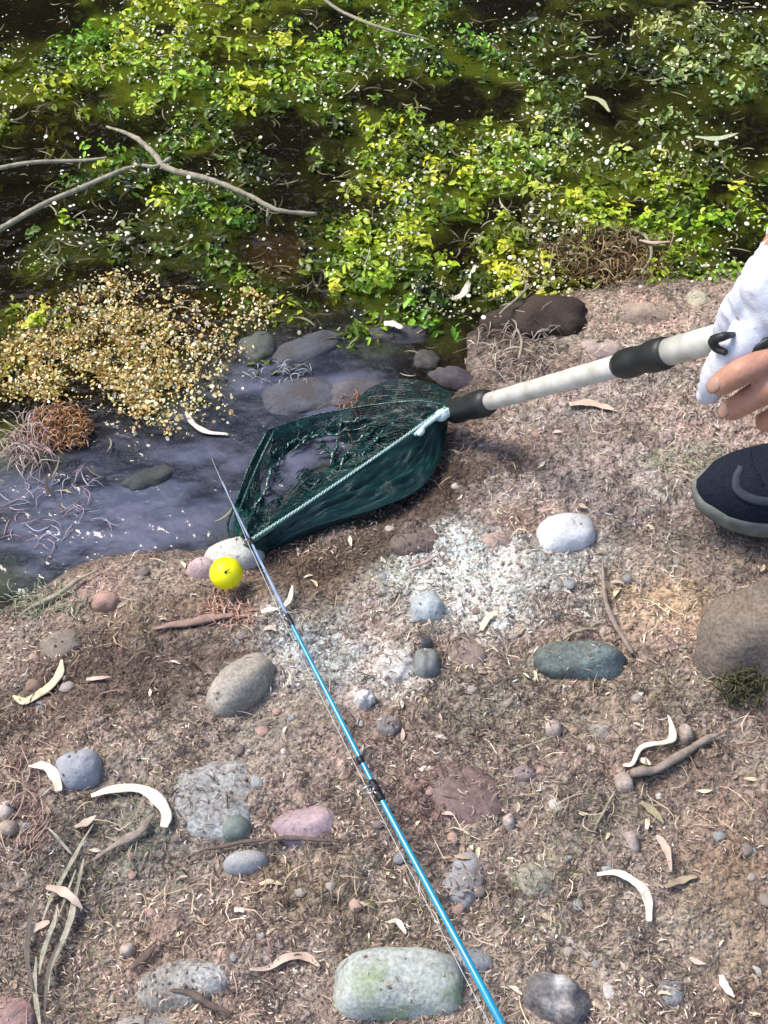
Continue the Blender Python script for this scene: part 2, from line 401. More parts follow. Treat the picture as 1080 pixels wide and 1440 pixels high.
# ------------------------------------------------------------------ water
# how dense (DEN) and how bright (BRI) the weed grows over the river, coarse grid
DEN = np.array([[0, 7, 9, 7, 5, 7, 6, 3, 3, 4, 5, 4],
                [4, 7, 7, 5, 4, 5, 6, 6, 5, 2, 1, 4],
                [5, 7, 7, 5, 0, 3, 6, 7, 5, 3, 2, 3],
                [2, 1, 3, 5, 0, 6, 8, 9, 9, 8, 6, 7],
                [3, 1, 1, 2, 0, 6, 6, 6, 5, 5, 7, 6],
                [4, 2, 1, 2, 3, 5, 3, 1, 1, 1, 2, 2],
                [2, 0, 0, 1, 2, 1, 1, 0, 0, 0, 0, 0]], float) / 9.0
BRI = np.array([[2, 7, 9, 7, 6, 8, 6, 3, 3, 4, 5, 5],
                [6, 6, 6, 6, 4, 4, 5, 5, 4, 2, 2, 4],
                [4, 5, 5, 4, 2, 3, 6, 6, 5, 4, 3, 3],
                [4, 3, 3, 5, 2, 5, 7, 9, 9, 8, 5, 6],
                [3, 3, 4, 3, 2, 5, 5, 6, 5, 4, 5, 5],
                [5, 8, 7, 5, 4, 4, 3, 3, 3, 3, 3, 3],
                [5, 7, 7, 5, 4, 4, 3, 3, 3, 3, 3, 3]], float) / 9.0
def lut(T, px, py):
    gx = np.clip(np.abs(px) / 90 - .5, 0, 11 - 1e-6); gy = np.clip(np.abs(py) / 80 - .5, 0, 6 - 1e-6)
    i = gx.astype(int); j = gy.astype(int); fx = gx - i; fy = gy - j
    return (T[j, i] * (1 - fx) + T[j, i + 1] * fx) * (1 - fy) + (T[j + 1, i] * (1 - fx) + T[j + 1, i + 1] * fx) * fy
def water_material():
    m, nt, lk, b = new_mat('river_water')
    nt.remove(b)
    pos = coords(nt, lk)
    n = nt.new('ShaderNodeTexNoise'); n.inputs['Scale'].default_value = 14; n.inputs['Detail'].default_value = 3
    n2 = nt.new('ShaderNodeTexNoise'); n2.inputs['Scale'].default_value = 70; n2.inputs['Detail'].default_value = 2
    lk.new(pos, n.inputs['Vector']); lk.new(pos, n2.inputs['Vector'])
    bp = nt.new('ShaderNodeBump'); bp.inputs['Strength'].default_value = 0.4; bp.inputs['Distance'].default_value = 0.02
    bp2 = nt.new('ShaderNodeBump'); bp2.inputs['Strength'].default_value = 0.5; bp2.inputs['Distance'].default_value = 0.005
    lk.new(n.outputs['Fac'], bp.inputs['Height']); lk.new(n2.outputs['Fac'], bp2.inputs['Height']); lk.new(bp.outputs[0], bp2.inputs['Normal'])
    tr = nt.new('ShaderNodeBsdfTransparent'); tr.inputs[0].default_value = (.56, .52, .42, 1)
    a = nt.new('ShaderNodeVertexColor'); a.layer_name = 'Col'       # murk and algae colour with painted sky reflections; alpha-like strength in its own attribute
    at = nt.new('ShaderNodeAttribute'); at.attribute_name = 'murk_refl'
    df = nt.new('ShaderNodeBsdfDiffuse'); lk.new(a.outputs[0], df.inputs[0])
    mx = nt.new('ShaderNodeMixShader'); lk.new(at.outputs['Fac'], mx.inputs[0]); lk.new(tr.outputs[0], mx.inputs[1]); lk.new(df.outputs[0], mx.inputs[2])
    gl = nt.new('ShaderNodeBsdfGlossy'); gl.inputs['Roughness'].default_value = 0.04; lk.new(bp2.outputs[0], gl.inputs['Normal'])
    fr = nt.new('ShaderNodeFresnel'); fr.inputs['IOR'].default_value = 1.40; lk.new(bp2.outputs[0], fr.inputs['Normal'])
    m2 = nt.new('ShaderNodeMixShader'); lk.new(fr.outputs[0], m2.inputs[0]); lk.new(mx.outputs[0], m2.inputs[1]); lk.new(gl.outputs[0], m2.inputs[2])
    lk.new(m2.outputs[0], nt['Material Output'].inputs['Surface'])
    return m
wx = axis(-0.66, 0.66, 0.004, (-60, 60), 1.06); wy = axis(0.50, 1.75, 0.004, (0.2, 8.2), 1.05)
WX, WY = np.meshgrid(wx, wy)
wpx, wpy = proj(WX, WY, 0 * WX)
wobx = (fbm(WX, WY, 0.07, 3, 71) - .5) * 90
refl_zone = np.clip(ell(wpx + wobx, wpy + wobx, 160, 720, 330, 130, 12) + ell(wpx + wobx, wpy, 420, 570, 190, 110, 15), 0, 1)  # near water where the sky's reflection is painted into the colour
wden = lut(DEN, wpx, np.minimum(wpy, 470)); wbri = lut(BRI, wpx, np.minimum(wpy, 470))
wpat = .5 + (fbm(WX, WY, .075, 3, 81) - .5) * 1.15
alg = sstep(.40, .66, wpat + wden * .17) * (.4 + wden)
wbase = np.array((.020, .017, .009)) + (np.array((.120, .150, .014)) - np.array((.020, .017, .009))) * np.clip(alg * (.25 + wbri), 0, 1)[..., None]
brn = np.clip(ell(wpx, wpy, 390, 360, 60, 45) + ell(wpx, wpy, 850, 380, 140, 50) * .8 + ell(wpx + wobx, wpy, 180, 470, 240, 80) * .9, 0, 1)[..., None]
wbase = wbase + (np.array((.075, .045, .015)) - wbase) * brn * .7
murk_refl = 0.35 + 0.38 * refl_zone + .25 * np.clip(alg, 0, 1) * (1 - refl_zone)
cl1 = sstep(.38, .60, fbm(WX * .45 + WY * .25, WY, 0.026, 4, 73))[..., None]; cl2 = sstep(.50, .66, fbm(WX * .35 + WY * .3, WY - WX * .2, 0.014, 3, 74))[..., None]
refl_col = np.array((.034, .040, .060)) + np.array((.075, .082, .125)) * cl1 + np.array((.05, .045, .06)) * cl2 * .8  # slate murk, with light and dark broken reflections painted in
wc = wbase * (1 - refl_zone[..., None]) + refl_col * refl_zone[..., None]
ny, nx = WX.shape; idx = np.arange(nx * ny).reshape(ny, nx)
F = np.stack([idx[:-1, :-1], idx[:-1, 1:], idx[1:, 1:], idx[1:, :-1]], -1).reshape(-1, 4)
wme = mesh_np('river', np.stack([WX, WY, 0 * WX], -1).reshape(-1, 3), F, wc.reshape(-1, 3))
sa = wme.attributes.new('murk_refl', 'FLOAT', 'POINT'); sa.data.foreach_set('value', murk_refl.ravel().astype(np.float32))
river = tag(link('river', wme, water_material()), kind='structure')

# ------------------------------------------------------------------ wood on the far bank, mirrored in the water
r = np.random.default_rng(900); n = 9000
fx = r.uniform(-15, 15, n); fy = 7.0 + r.random(n) * 2.2 + np.abs(fx) * .05; fz = r.random(n) ** .8 * (7.6 + 1.6 * np.sin(fx * .9) + 1.2 * np.sin(fx * 2.3)) + .4
tvf = np.array([(-.5, 0, 0), (0, -.3, .05), (.5, 0, 0), (0, .3, .05)]); tff = np.array([(0, 1, 2, 3)])
fcol = np.array([(.030, .050, .012)]) * r.uniform(.5, 1.6, (n, 1)); fs = r.uniform(.5, .95, n)
wood_ = scatter('far_wood', tvf, tff, basis(r.normal(0, 1, (n, 3)), r.uniform(0, 6.3, n)), np.stack([fs, fs, fs], -1), np.stack([fx, fy, fz], -1), fcol, attr_mat('tree_leaf', .6))
tag(wood_, 'dark leafy wood on the far bank of the river', kind='stuff')

# ------------------------------------------------------------------ stones
GREYG = (.31, .34, .32)
def st(px, py, w, h, ang, prot, col, label, group=None, **k):
    sp = k.pop('speck', 0.22); moss = k.pop('moss', None)
    sk = k.get('sink', .45); k['rough'] = k.get('rough', .14) * 1.35; dirt = k.pop('dirt', float(np.clip((sk - .33) * 2.3, .05, .75)))
    if sk > .48: prot *= .62
    m = stone_material('stone_surface', col, sp, moss, k.pop('mscale', 1.0), dirt)
    return stone(px, py, w, h, ang, prot, m, label, group=group, **k)
st(560, 1386, 186, 96, 3, .022, (.36, .39, .37), 'large grey-green flat-topped stone at the bottom edge, left of the blue rod', moss=(.27, .33, .22), e=3.2, lobes=.16, rough=.09, sink=.42, dirt=.15)
st(340, 967, 118, 62, 46, .026, (.33, .30, .26), 'smooth tan egg-shaped cobble tilted on the soil below the yellow float', e=2.5, lobes=.08, rough=.07, sink=.3, speck=.2)
st(112, 1081, 62, 50, 12, .017, (.33, .345, .385), 'small blue-grey angular stone touching a short white pod', e=2.6, lobes=.16, rough=.12, sink=.35, speck=.08)
st(304, 1122, 128, 116, 10, .013, (.33, .34, .34), 'broad speckled grey boulder top sunk in the soil beside the large curled pod', e=3.0, lobes=.12, sink=.62, speck=.35)
st(333, 1168, 42, 36, 0, .011, (.20, .24, .22), 'dark green-grey round pebble on the lower edge of the sunken grey boulder', e=2.2, lobes=.06, rough=.05, sink=.4, speck=.1, zoff=.003)
st(345, 1213, 66, 34, 10, .013, (.38, .39, .40), 'smooth pale grey oval pebble just below the pink stone and its root', e=2.2, lobes=.05, rough=.04, sink=.35, speck=.1)
st(428, 1165, 96, 58, 12, .010, (.44, .33, .36), 'pinkish quartz stone half buried left of the rod', e=2.6, lobes=.2, sink=.48, dirt=.25, speck=.12)
st(655, 1116, 120, 96, -8, .013, (.20, .135, .13), 'dark maroon stone with a pink flank right of the rod', e=2.4, lobes=.2, sink=.6, speck=.2)
st(655, 1232, 62, 86, -20, .010, (.32, .32, .34), 'pale grey stone sunk in grassy soil under the maroon stone', e=2.4, lobes=.2, sink=.65, speck=.15)
st(752, 1236, 62, 66, 80, .010, (.30, .29, .23), 'round olive-grey stone sunk in soil right of the rod', e=2.3, lobes=.08, sink=.65, speck=.3)
st(668, 1350, 40, 54, 80, .010, (.30, .32, .34), 'small bluish stone hard against the lower end of the rod', e=2.4, sink=.5, speck=.1)
st(782, 1412, 100, 78, -10, .022, (.16, .15, .155), 'dark rough stone with white patches on the bottom edge, right of the rod', moss=(.42, .41, .40), e=2.4, lobes=.3, rough=.25, sink=.4, speck=.3)
st(256, 1382, 130, 72, 8, .016, (.27, .26, .24), 'mottled grey and brown stone near the bottom edge under soil and moss', moss=(.42, .43, .42), e=2.5, lobes=.2, sink=.55, speck=.35)
st(205, 1452, 110, 50, 0, .016, (.33, .31, .30), 'grey stone cut by the bottom edge of the picture below the mottled stone', e=2.6, sink=.5)
st(14, 1432, 80, 60, 0, .014, (.38, .24, .23), 'reddish pink stone in the lower left corner', e=2.6, sink=.5, speck=.12)
st(813, 933, 122, 56, -4, .021, (.17, .225, .225), 'long teal-grey stone lying under the curved twig', moss=(.12, .14, .13), e=2.8, lobes=.22, rough=.16, sink=.4, speck=.25)
st(795, 752, 84, 50, 12, .015, (.60, .61, .64), 'smooth white stone alone on the soil left of the shoe', e=2.7, lobes=.10, rough=.05, sink=.28, speck=.05)
st(600, 936, 38, 40, 0, .016, (.20, .21, .205), 'small dark grey stone beside the pale crusted patch', e=3, lobes=.12, sink=.35, speck=.1)
st(600, 917, 20, 14, 0, .022, (.08, .09, .095), 'tiny black pebble touching the top of the small dark grey stone', e=3, sub=3, sink=.3)
st(556, 936, 64, 46, 35, .014, (.58, .55, .52), 'whitish stone with rough crust left of the small dark stone', e=2.6, lobes=.3, rough=.3, sink=.5, speck=.2)
st(513, 985, 34, 24, 20, .012, (.62, .60, .59), 'small chalky white nugget right of the rod', e=2.3, lobes=.35, rough=.3, sink=.4, speck=.1)
st(545, 1020, 34, 34, 60, .012, (.24, .22, .21), 'brown-grey stone below the chalky nugget', e=2.5, sink=.5)
st(598, 860, 52, 44, -10, .014, (.38, .43, .45), 'pale blue-grey stone on the lower edge of the white crusted patch', e=2.7, lobes=.2, sink=.45, speck=.15)
st(88, 907, 66, 44, 20, .010, (.22, .19, .155), 'brown stone sunk in dark soil above the long bent pod', e=2.6, sink=.6, speck=.12)
st(150, 848, 44, 26, 4, .011, (.34, .22, .18), 'small reddish brown pebble near the water line on the left', e=2.5, lobes=.08, sink=.4, speck=.06)
st(49, 967, 26, 18, 0, .009, (.33, .23, .17), 'little orange-brown pebble inside the bend of the long pod', e=2.3, sub=3, sink=.4, speck=.06)
st(328, 788, 92, 54, 16, .024, (.52, .53, .50), 'rounded whitish stone at the water edge behind the yellow float', e=2.3, lobes=.08, rough=.06, sink=.35, speck=.08)
st(286, 802, 34, 40, 80, .017, (.50, .38, .39), 'rounded pink stone left of the yellow float', e=2.3, lobes=.06, rough=.05, sink=.35, speck=.06)
st(1096, 912, 140, 176, 68, .040, (.19, .155, .125), 'big brown rock with a mossy foot cut by the right edge', cat='rock', name='rock', moss=(.15, .12, .10), dirt=.85, e=3.0, lobes=.42, rough=.4, sink=.42, speck=.28)
st(585, 757, 76, 40, 12, .012, (.15, .115, .105), 'dark brown stone buried under the net in wet soil', e=2.5, sink=.6)
st(700, 757, 52, 24, 0, .008, (.42, .31, .27), 'pale salmon-coloured flat stone above the white crusted patch', e=2.4, sink=.6, speck=.1)
st(655, 918, 60, 56, 20, .008, (.27, .205, .18), 'flat brown stone between the dark stone and the teal stone', e=2.4, sink=.7, speck=.1)
st(778, 1026, 26, 26, 0, .009, (.46, .37, .33), 'small pale pink pebble in the open soil below the teal stone', e=2.4, sub=3, sink=.4, speck=.08)
st(735, 1086, 36, 24, 10, .008, (.24, .19, .19), 'purple-brown oval pebble right of the maroon stone', e=2.4, sub=3, sink=.5)
st(716, 1157, 20, 26, 0, .008, (.38, .33, .30), 'small pinkish pebble low on the right of the maroon stone', e=2.4, sub=3, sink=.4)
st(876, 1104, 30, 30, 0, .011, (.37, .31, .27), 'tan pebble at the left end of the thick stick', e=2.4, sub=3, sink=.4)
st(966, 1032, 26, 28, 0, .010, (.36, .30, .26), 'tan pebble right of the wavy white pod', e=2.4, sub=3, sink=.4)
st(888, 1186, 24, 34, 10, .009, (.36, .30, .28), 'pinkish grey pebble left of the green-brown leaf', e=2.4, sub=3, sink=.45)
st(842, 1030, 44, 34, 0, .006, (.27, .25, .22), 'flat grey stone worn level with the soil', e=2.4, sink=.75)
st(945, 1395, 40, 40, 0, .008, (.24, .25, .26), 'blue-grey stone near the lower right, left of a short white pod', e=2.4, sink=.6)
st(12, 1165, 34, 26, 0, .010, (.44, .36, .30), 'pale tan pebble on the left edge among reddish stems', e=2.4, sub=3, sink=.4)
st(8, 1140, 26, 30, 0, .008, (.40, .34, .31), 'greyish pink pebble on the left edge above the tan one', e=2.4, sub=3, sink=.4)
st(180, 1338, 24, 22, 0, .009, (.38, .32, .28), 'light pebble left of the mottled stone', e=2.4, sub=3, sink=.4)
st(845, 492, 70, 34, 8, .012, (.42, .33, .30), 'pinkish stone above the upper pole section', e=2.5, sink=.6, speck=.12)
st(905, 440, 84, 36, 4, .012, (.40, .31, .25), 'broad tan stone near the waterline left of the white sleeve', e=2.5, sink=.6, speck=.15)
st(985, 420, 40, 30, 0, .014, (.42, .40, .30), 'yellowish stone next to the white sleeve', e=2.5, sink=.5, speck=.15)
st(752, 448, 136, 62, 8, .016, (.050, .036, .030), 'dark brown wet rock at the upper water edge', cat='rock', name='rock', e=2.6, lobes=.34, rough=.3, sink=.47, speck=.15, dirt=.2)
# stones standing in the shallow water behind the net
for a in [(360, 486, 62, 46, 34, .020, (.24, .27, .24), 'mossy grey stone in the water at the upper left of the net'),
          (432, 488, 110, 34, 26, .012, (.20, .21, .25), 'long slate-blue stone slanting out of the water above the net'),
          (420, 558, 110, 52, 12, .009, (.21, .22, .27), 'flat slate stone just above water behind the net'),
          (498, 552, 84, 44, 0, .010, (.26, .24, .28), 'flat mauve stone just above water behind the net'),
          (560, 470, 90, 26, 0, .010, (.16, .15, .17), 'dark flat stone among weeds above the net'),
          (640, 532, 44, 62, 60, .028, (.20, .17, .20), 'upright purplish stone beside the net joint'),
          (600, 505, 40, 30, 0, .014, (.17, .16, .15), 'dark stone in the weeds near the net joint'),
          (210, 672, 70, 28, 28, .010, (.13, .15, .15), 'dark wet stone below the golden weed'),
          ]:
    a = (*a[:5], a[5] * .55, tuple(c * .42 for c in a[6]), a[7])
    st(*a, e=2.8, lobes=.22, rough=.14, sink=.47, speck=.12, moss=(.075, .07, .075), zoff=.004, dirt=.1)

# ------------------------------------------------------------------ dry pods, leaves, sticks
pod = simple('dry_pod_skin', (.60, .48, .30), .6, .12, 110, .7, 400, col2=(.80, .70, .50), dist=.001)
podw = simple('bleached_pod_skin', (.62, .55, .42), .6, .1, 110, .7, 400, col2=(.82, .77, .66), dist=.001)
leafp = simple('pinkish_dry_leaf', (.46, .34, .27), .7, .2, 90, .5, 500, col2=(.62, .50, .42), dist=.0006)
leafb = simple('brown_dry_leaf', (.30, .22, .15), .7, .2, 90, .5, 500, col2=(.46, .37, .27), dist=.0006)
wood = simple('grey_driftwood', (.20, .155, .13), .85, .3, 120, .8, 700, col2=(.34, .28, .24), dist=.001)
woodd = simple('dark_root_bark', (.09, .065, .055), .85, .3, 120, .8, 700, col2=(.17, .125, .11), dist=.001)
woodp = simple('pale_twig_bark', (.20, .18, .125), .8, .3, 120, .8, 500, col2=(.40, .37, .28), dist=.0012)
grassb = simple('dry_grass_blade', (.20, .19, .14), .7, .3, 160, .4, 500, col2=(.44, .41, .33), dist=.0005)

strip('seed_pod', [(19, 981), (38, 989), (64, 974), (84, 952), (88, 930)], [3, 14, 13, 15, 13, 4], pod, 'long bent cream pod on dark soil left of the tan cobble', 'seed pod', thick=.32, curl=.25, lift=.003)
strip('seed_pod', [(42, 1082), (66, 1082), (80, 1098), (85, 1117)], [3, 14, 17, 16, 10], podw, 'short fat white pod leaning on the blue-grey stone', 'seed pod', thick=.24, curl=.38, lift=.005)
strip('seed_pod', [(130, 1124), (160, 1115), (196, 1114), (222, 1128), (236, 1150), (232, 1168)], [8, 12, 16, 17, 20, 17, 11], podw, 'largest white pod curled like a hook left of the sunken boulder', 'seed pod', thick=.24, curl=.38, lift=.006)
strip('seed_pod', [(875, 1080), (888, 1078), (900, 1056), (926, 1050), (943, 1044), (944, 1030), (938, 1010)], [5, 8, 8, 8, 12, 12, 3], podw, 'thin wavy white pod above the thick stick', 'seed pod', thick=.35, curl=.2, lift=.005)
strip('seed_pod', [(838, 1234), (866, 1232), (892, 1246), (909, 1270), (911, 1300)], [5, 10, 13, 17, 15, 9], podw, 'white pod bent like a sickle on the lower right', 'seed pod', thick=.24, curl=.38, lift=.006)
strip('seed_pod', [(1013, 1374), (1018, 1390), (1031, 1405)], [8, 15, 13, 4], podw, 'short stubby white pod near the lower right corner', 'seed pod', thick=.35, curl=.2, lift=.004)
strip('seed_pod', [(634, 428), (650, 422), (659, 405), (668, 380)], [6, 12, 10, 5], podw, 'narrow cream pod standing among weeds at the upper water edge', 'seed pod', thick=.35, curl=.2, lift=.008)
strip('seed_pod', [(262, 582), (272, 598), (292, 610), (322, 613)], [5, 9, 10, 8, 3], podw, 'white crescent pod floating in the water left of the net', 'seed pod', thick=.4, curl=.2, lift=.003)
strip('dry_leaf', [(352, 1366), (378, 1364), (402, 1350), (430, 1348), (450, 1362)], [3, 9, 12, 14, 5], leafp, 'long tan leaf arched on the soil above the bottom edge', 'leaf', thick=.14, curl=.4, lift=.004)
strip('dry_leaf', [(70, 1257), (90, 1262), (106, 1272), (121, 1288)], [6, 14, 16, 12, 3], leafp, 'tan leaf lying across the long dry grass blades', 'leaf', thick=.14, curl=.3, lift=.013)
strip('dry_leaf', [(38, 1330), (48, 1312), (60, 1306), (72, 1300)], [4, 13, 13, 6], leafp, 'curled pinkish leaf left of the long dry grass blades', 'leaf', thick=.14, curl=.4, lift=.006)
strip('dry_leaf', [(108, 1168), (124, 1162), (137, 1152)], [4, 15, 2], leafp, 'small triangular pale leaf above the long dry grass blades', 'leaf', thick=.12, curl=.2, lift=.007)
strip('dry_leaf', [(800, 572), (825, 570), (850, 576), (868, 582)], [8, 15, 12, 3], leafp, 'reddish tan leaf on the soil below the pole', 'leaf', thick=.12, curl=.2, lift=.004)
strip('dry_leaf', [(546, 1300), (558, 1298), (566, 1308), (571, 1316)], [4, 9, 9, 3], podw, 'tiny hooked white leaf above the grey-green stone', 'leaf', thick=.2, curl=.3, lift=.004)
strip('dry_leaf', [(900, 1132), (916, 1144), (932, 1162)], [6, 16, 4], simple('olive_dry_leaf', (.24, .21, .12), .7, .2, 90, .5, 500, col2=(.38, .34, .22)), 'olive brown leaf under the thick stick', 'leaf', thick=.12, curl=.25, lift=.005)
strip('dry_leaf', [(910, 1155), (908, 1170)], [8, 9, 5], pod, 'tiny cream flake beside the olive leaf', 'leaf', thick=.2, curl=.1, lift=.004, n=8)
strip('dry_leaf', [(922, 1178), (934, 1196), (942, 1230)], [5, 15, 12, 3], leafp, 'narrow split tan leaf below the olive leaf', 'leaf', thick=.14, curl=.3, lift=.005)
strip('dry_leaf', [(934, 1250), (955, 1242), (980, 1235)], [6, 13, 4], leafb, 'dull brown leaf right of the sickle pod', 'leaf', thick=.14, curl=.25, lift=.004)
strip('dry_leaf', [(365, 1246), (380, 1242), (398, 1246)], [4, 10, 4], pod, 'small cream flake below the pale grey oval pebble', 'leaf', thick=.15, curl=.2, lift=.003, n=10)
strip('dry_leaf', [(122, 958), (138, 956), (158, 954)], [6, 8, 3], leafp, 'short pinkish leaf scrap on dark soil above the blue-grey stone', 'leaf', thick=.15, curl=.2, lift=.003, n=10)
strip('dry_leaf', [(676, 890), (686, 872), (700, 862)], [7, 12, 5], pod, 'small cream scrap right of the pale blue-grey stone', 'leaf', thick=.15, curl=.3, lift=.004, n=10)
strip('dry_leaf', [(372, 888), (382, 886), (390, 891)], [6, 10, 3], leafp, 'salmon leaf scrap just left of the rod joint', 'leaf', thick=.15, curl=.2, lift=.004, n=10)
strip('dry_leaf', [(368, 866), (382, 862), (394, 862)], [7, 9, 3], podw, 'white leaf scrap left of the rod joint', 'leaf', thick=.2, curl=.3, lift=.006, n=10)
strip('dry_leaf', [(398, 862), (408, 850), (412, 830)], [7, 10, 3], podw, 'upright white leaf scrap right of the rod joint', 'leaf', thick=.2, curl=.3, lift=.008, n=10)
strip('dry_leaf', [(330, 1282), (338, 1281), (344, 1284)], [8, 9, 6], podw, 'white chip lying between the oval pebble and the arched leaf', 'leaf', thick=.4, curl=.1, lift=.003, n=8)
strip('dry_leaf', [(540, 470), (552, 470), (566, 476)], [10, 14, 8], podw, 'bright cream petal on the weeds above the net', 'leaf', thick=.2, curl=.2, lift=.016, n=10)
strip('dry_leaf', [(975, 205), (1005, 208), (1035, 200)], [4, 13, 3], simple('pale_green_leaf', (.42, .48, .30), .6, .1, 80, .2), 'pale narrow leaf floating on weeds at the upper right', 'leaf', thick=.12, curl=.2, lift=.014, n=12)
strip('dry_leaf', [(820, 150), (842, 156), (855, 172)], [4, 12, 4], simple('pale_olive_leaf', (.40, .42, .24), .6, .1, 80, .2), 'pale olive leaf on the weeds near the top right', 'leaf', thick=.12, curl=.2, lift=.016, n=12)

strip('stick', [(886, 1094), (920, 1088), (955, 1068), (990, 1046), (1008, 1038)], [15, 15, 14, 12, 5], wood, 'thick grey stick right of the rod below the wavy white pod', 'stick', thick=.9, lift=.007, rough=.14, n=30)
strip('stick', [(846, 796), (850, 846), (862, 880), (888, 924)], [4, 7, 9, 9, 5], wood, 'thin curved twig pointing down to the teal stone', 'twig', thick=.9, lift=.006, rough=.12)
strip('stick', [(132, 1216), (168, 1192), (198, 1176), (220, 1150)], [3, 9, 17, 14, 5], wood, 'weathered grey wood splinter inside the curve of the largest pod', 'stick', thick=.5, lift=.008, rough=.12)
strip('stick', [(28, 872), (52, 856), (84, 840), (112, 820), (140, 806)], [4, 8, 9, 7, 4], woodp, 'long pale twig on the bank at the left water edge', 'twig', thick=.8, lift=.006, rough=.1)
strip('stick', [(218, 888), (262, 880), (300, 872), (330, 868)], [5, 16, 15, 5], simple('pinkish_root', (.30, .20, .17), .85, .3, 120, .7), 'pinkish brown root lying below the yellow float', 'root', thick=.5, lift=.004, rough=.15)
strip('stick', [(366, 1192), (400, 1184), (440, 1186), (478, 1190)], [4, 8, 8, 4], woodd, 'dark crooked root along the lower edge of the pink stone', 'root', thick=.9, lift=.007, rough=.15)
strip('stick', [(272, 1206), (310, 1196), (352, 1188), (384, 1186)], [3, 7, 8, 4], woodd, 'slim dark root crossing below the sunken boulder', 'root', thick=.9, lift=.006, rough=.15)
strip('stick', [(834, 1172), (848, 1146), (864, 1116)], [3, 4, 4, 3], woodp, 'fine straight pale twig below the tan pebble', 'twig', thick=.9, lift=.006)
strip('stick', [(712, 1066), (745, 1052), (782, 1040)], [3, 4, 4, 2], woodp, 'fine pale twig left of the small pink pebble', 'twig', thick=.9, lift=.006)
strip('stick', [(790, 906), (812, 894), (838, 892)], [3, 6, 6, 3], woodp, 'short twig above the teal stone', 'twig', thick=.9, lift=.007)
strip('stick', [(1008, 922), (1024, 902), (1042, 880), (1058, 860)], [3, 6, 7, 4], woodd, 'dark twig against the left side of the big mossy rock', 'twig', thick=.9, lift=.010)
strip('stick', [(185, 1366), (205, 1350), (222, 1332)], [8, 16, 5], woodd, 'dark bark piece above the mottled stone', 'bark', thick=.4, lift=.006, rough=.2)
strip('stick', [(240, 1398), (272, 1404), (298, 1420), (330, 1432)], [4, 12, 12, 4], woodd, 'dark root below the mottled stone at the bottom edge', 'root', thick=.7, lift=.010, rough=.2)
strip('stick', [(570, 806), (596, 796), (618, 782)], [3, 6, 6, 3], simple('rosy_twig', (.46, .34, .32), .8, .2, 120, .5), 'rosy pale twig on the white crusted patch', 'twig', thick=.9, lift=.005)
strip('stick', [(690, 512), (722, 500), (752, 508)], [3, 5, 5, 3], woodp, 'pale forked twig above the dark pole collar', 'twig', thick=.9, lift=.012)
strip('stick', [(700, 470), (726, 446), (742, 428)], [3, 5, 5, 3], woodp, 'pale twig leaning on the dark wet rock', 'twig', thick=.9, lift=.030)
strip('stick', [(728, 520), (732, 496), (726, 478)], [4, 5, 3], woodp, 'short upright pale twig in front of the dark wet rock', 'twig', thick=.9, lift=.016)
strip('stick', [(884, 340), (905, 352), (912, 378), (898, 402)], [3, 5, 5, 3], woodp, 'thin hooked stem in the brown weed at the upper right', 'twig', thick=.9, lift=.02)
strip('stick', [(895, 360), (915, 364), (938, 362)], [4, 8, 3], leafp, 'short pale brown stick lying on weeds left of the sleeve', 'twig', thick=.6, lift=.024)

# the branches fallen in the water
root = empty('fallen_branch', P(235, 237, .02), 'forked bare branch lying over the water weed, tip ending right of centre', 'branch')
mb = MB(); q = catmull([P(150, 178, .0), P(188, 192, .03), P(215, 215, .032), P(236, 237, .03), P(300, 254, .03), P(352, 276, .032), P(392, 296, .028), P(446, 301, .020)], 60)
mb.tube(q, prof([.0015, .0032, .0038, .0036, .0030, .0028, .0026], 60), rough=.22, seed=3); mb.build('branch_stem', woodp, root)
mb = MB(); q = catmull([P(200, 232, .03), P(218, 234, .031), P(240, 222, .034)], 10); mb.tube(q, .0022, rough=.2); mb.build('side_twig', woodp, root); mb = MB(); q = catmull([P(378, 290, .03), P(376, 306, .02), P(377, 318, .0)], 8); mb.tube(q, .0018, rough=.2)
mb.build('side_twig', woodp, root)
for pts, w, lab in (([(-60, 350), (0, 322), (60, 288), (120, 262), (170, 240), (198, 232)], .0038, 'long straight pale branch slanting from the left edge to the fork'),
                    ([(-60, 250), (0, 236), (50, 228), (112, 226), (150, 222)], .0030, 'pale branch level with the left edge above the slanting one'),
                    ([(440, -14), (480, 16), (540, 40), (604, 56)], .0026, 'thin pale stem at the very top in bright green weed')):
    q = catmull([P(a, b, .022 + .005 * math.sin(a * .05)) for a, b in pts], 40); mb = MB().tube(q, prof([w, w * .9, w * .8, w * .5], 40), rough=.12, seed=int(w * 1e5))
    tag(recentre(mb.build('fallen_branch', woodp)), lab, 'branch')

# the long dry grass blades bottom left
BL = [([(135, 1160), (112, 1200), (92, 1236), (72, 1272), (62, 1300)], 7, 'dry grass blade running from the triangular leaf down to the tan leaf'),
      ([(120, 1212), (112, 1250), (104, 1290), (92, 1324), (76, 1362), (70, 1400)], 10, 'widest pale dry grass blade, passing under the tan leaf'),
      ([(84, 1276), (78, 1306), (64, 1344), (58, 1376)], 8, 'green-grey grass blade emerging below the tan leaf'),
      ([(54, 1350), (52, 1390), (56, 1425), (62, 1460)], 8, 'dry grass blade reaching the bottom edge, leftmost of the bundle'),
      ([(70, 1170), (90, 1192), (104, 1208)], 5, 'short crossing grass stalk at the top of the bundle'),
      ([(60, 1262), (46, 1300), (42, 1350), (50, 1400)], 9, 'darkest dry grass blade under the curled pinkish leaf'),
      ([(110, 1230), (98, 1262), (88, 1290)], 4, 'finest grass blade between the wider ones'),
      ([(88, 1330), (72, 1370), (66, 1440)], 6, 'brown grass blade right of the leftmost one at the bottom')]
dark_blade = simple('dark_grass_blade', (.085, .075, .06), .8, .3, 160, .4, col2=(.15, .13, .11))
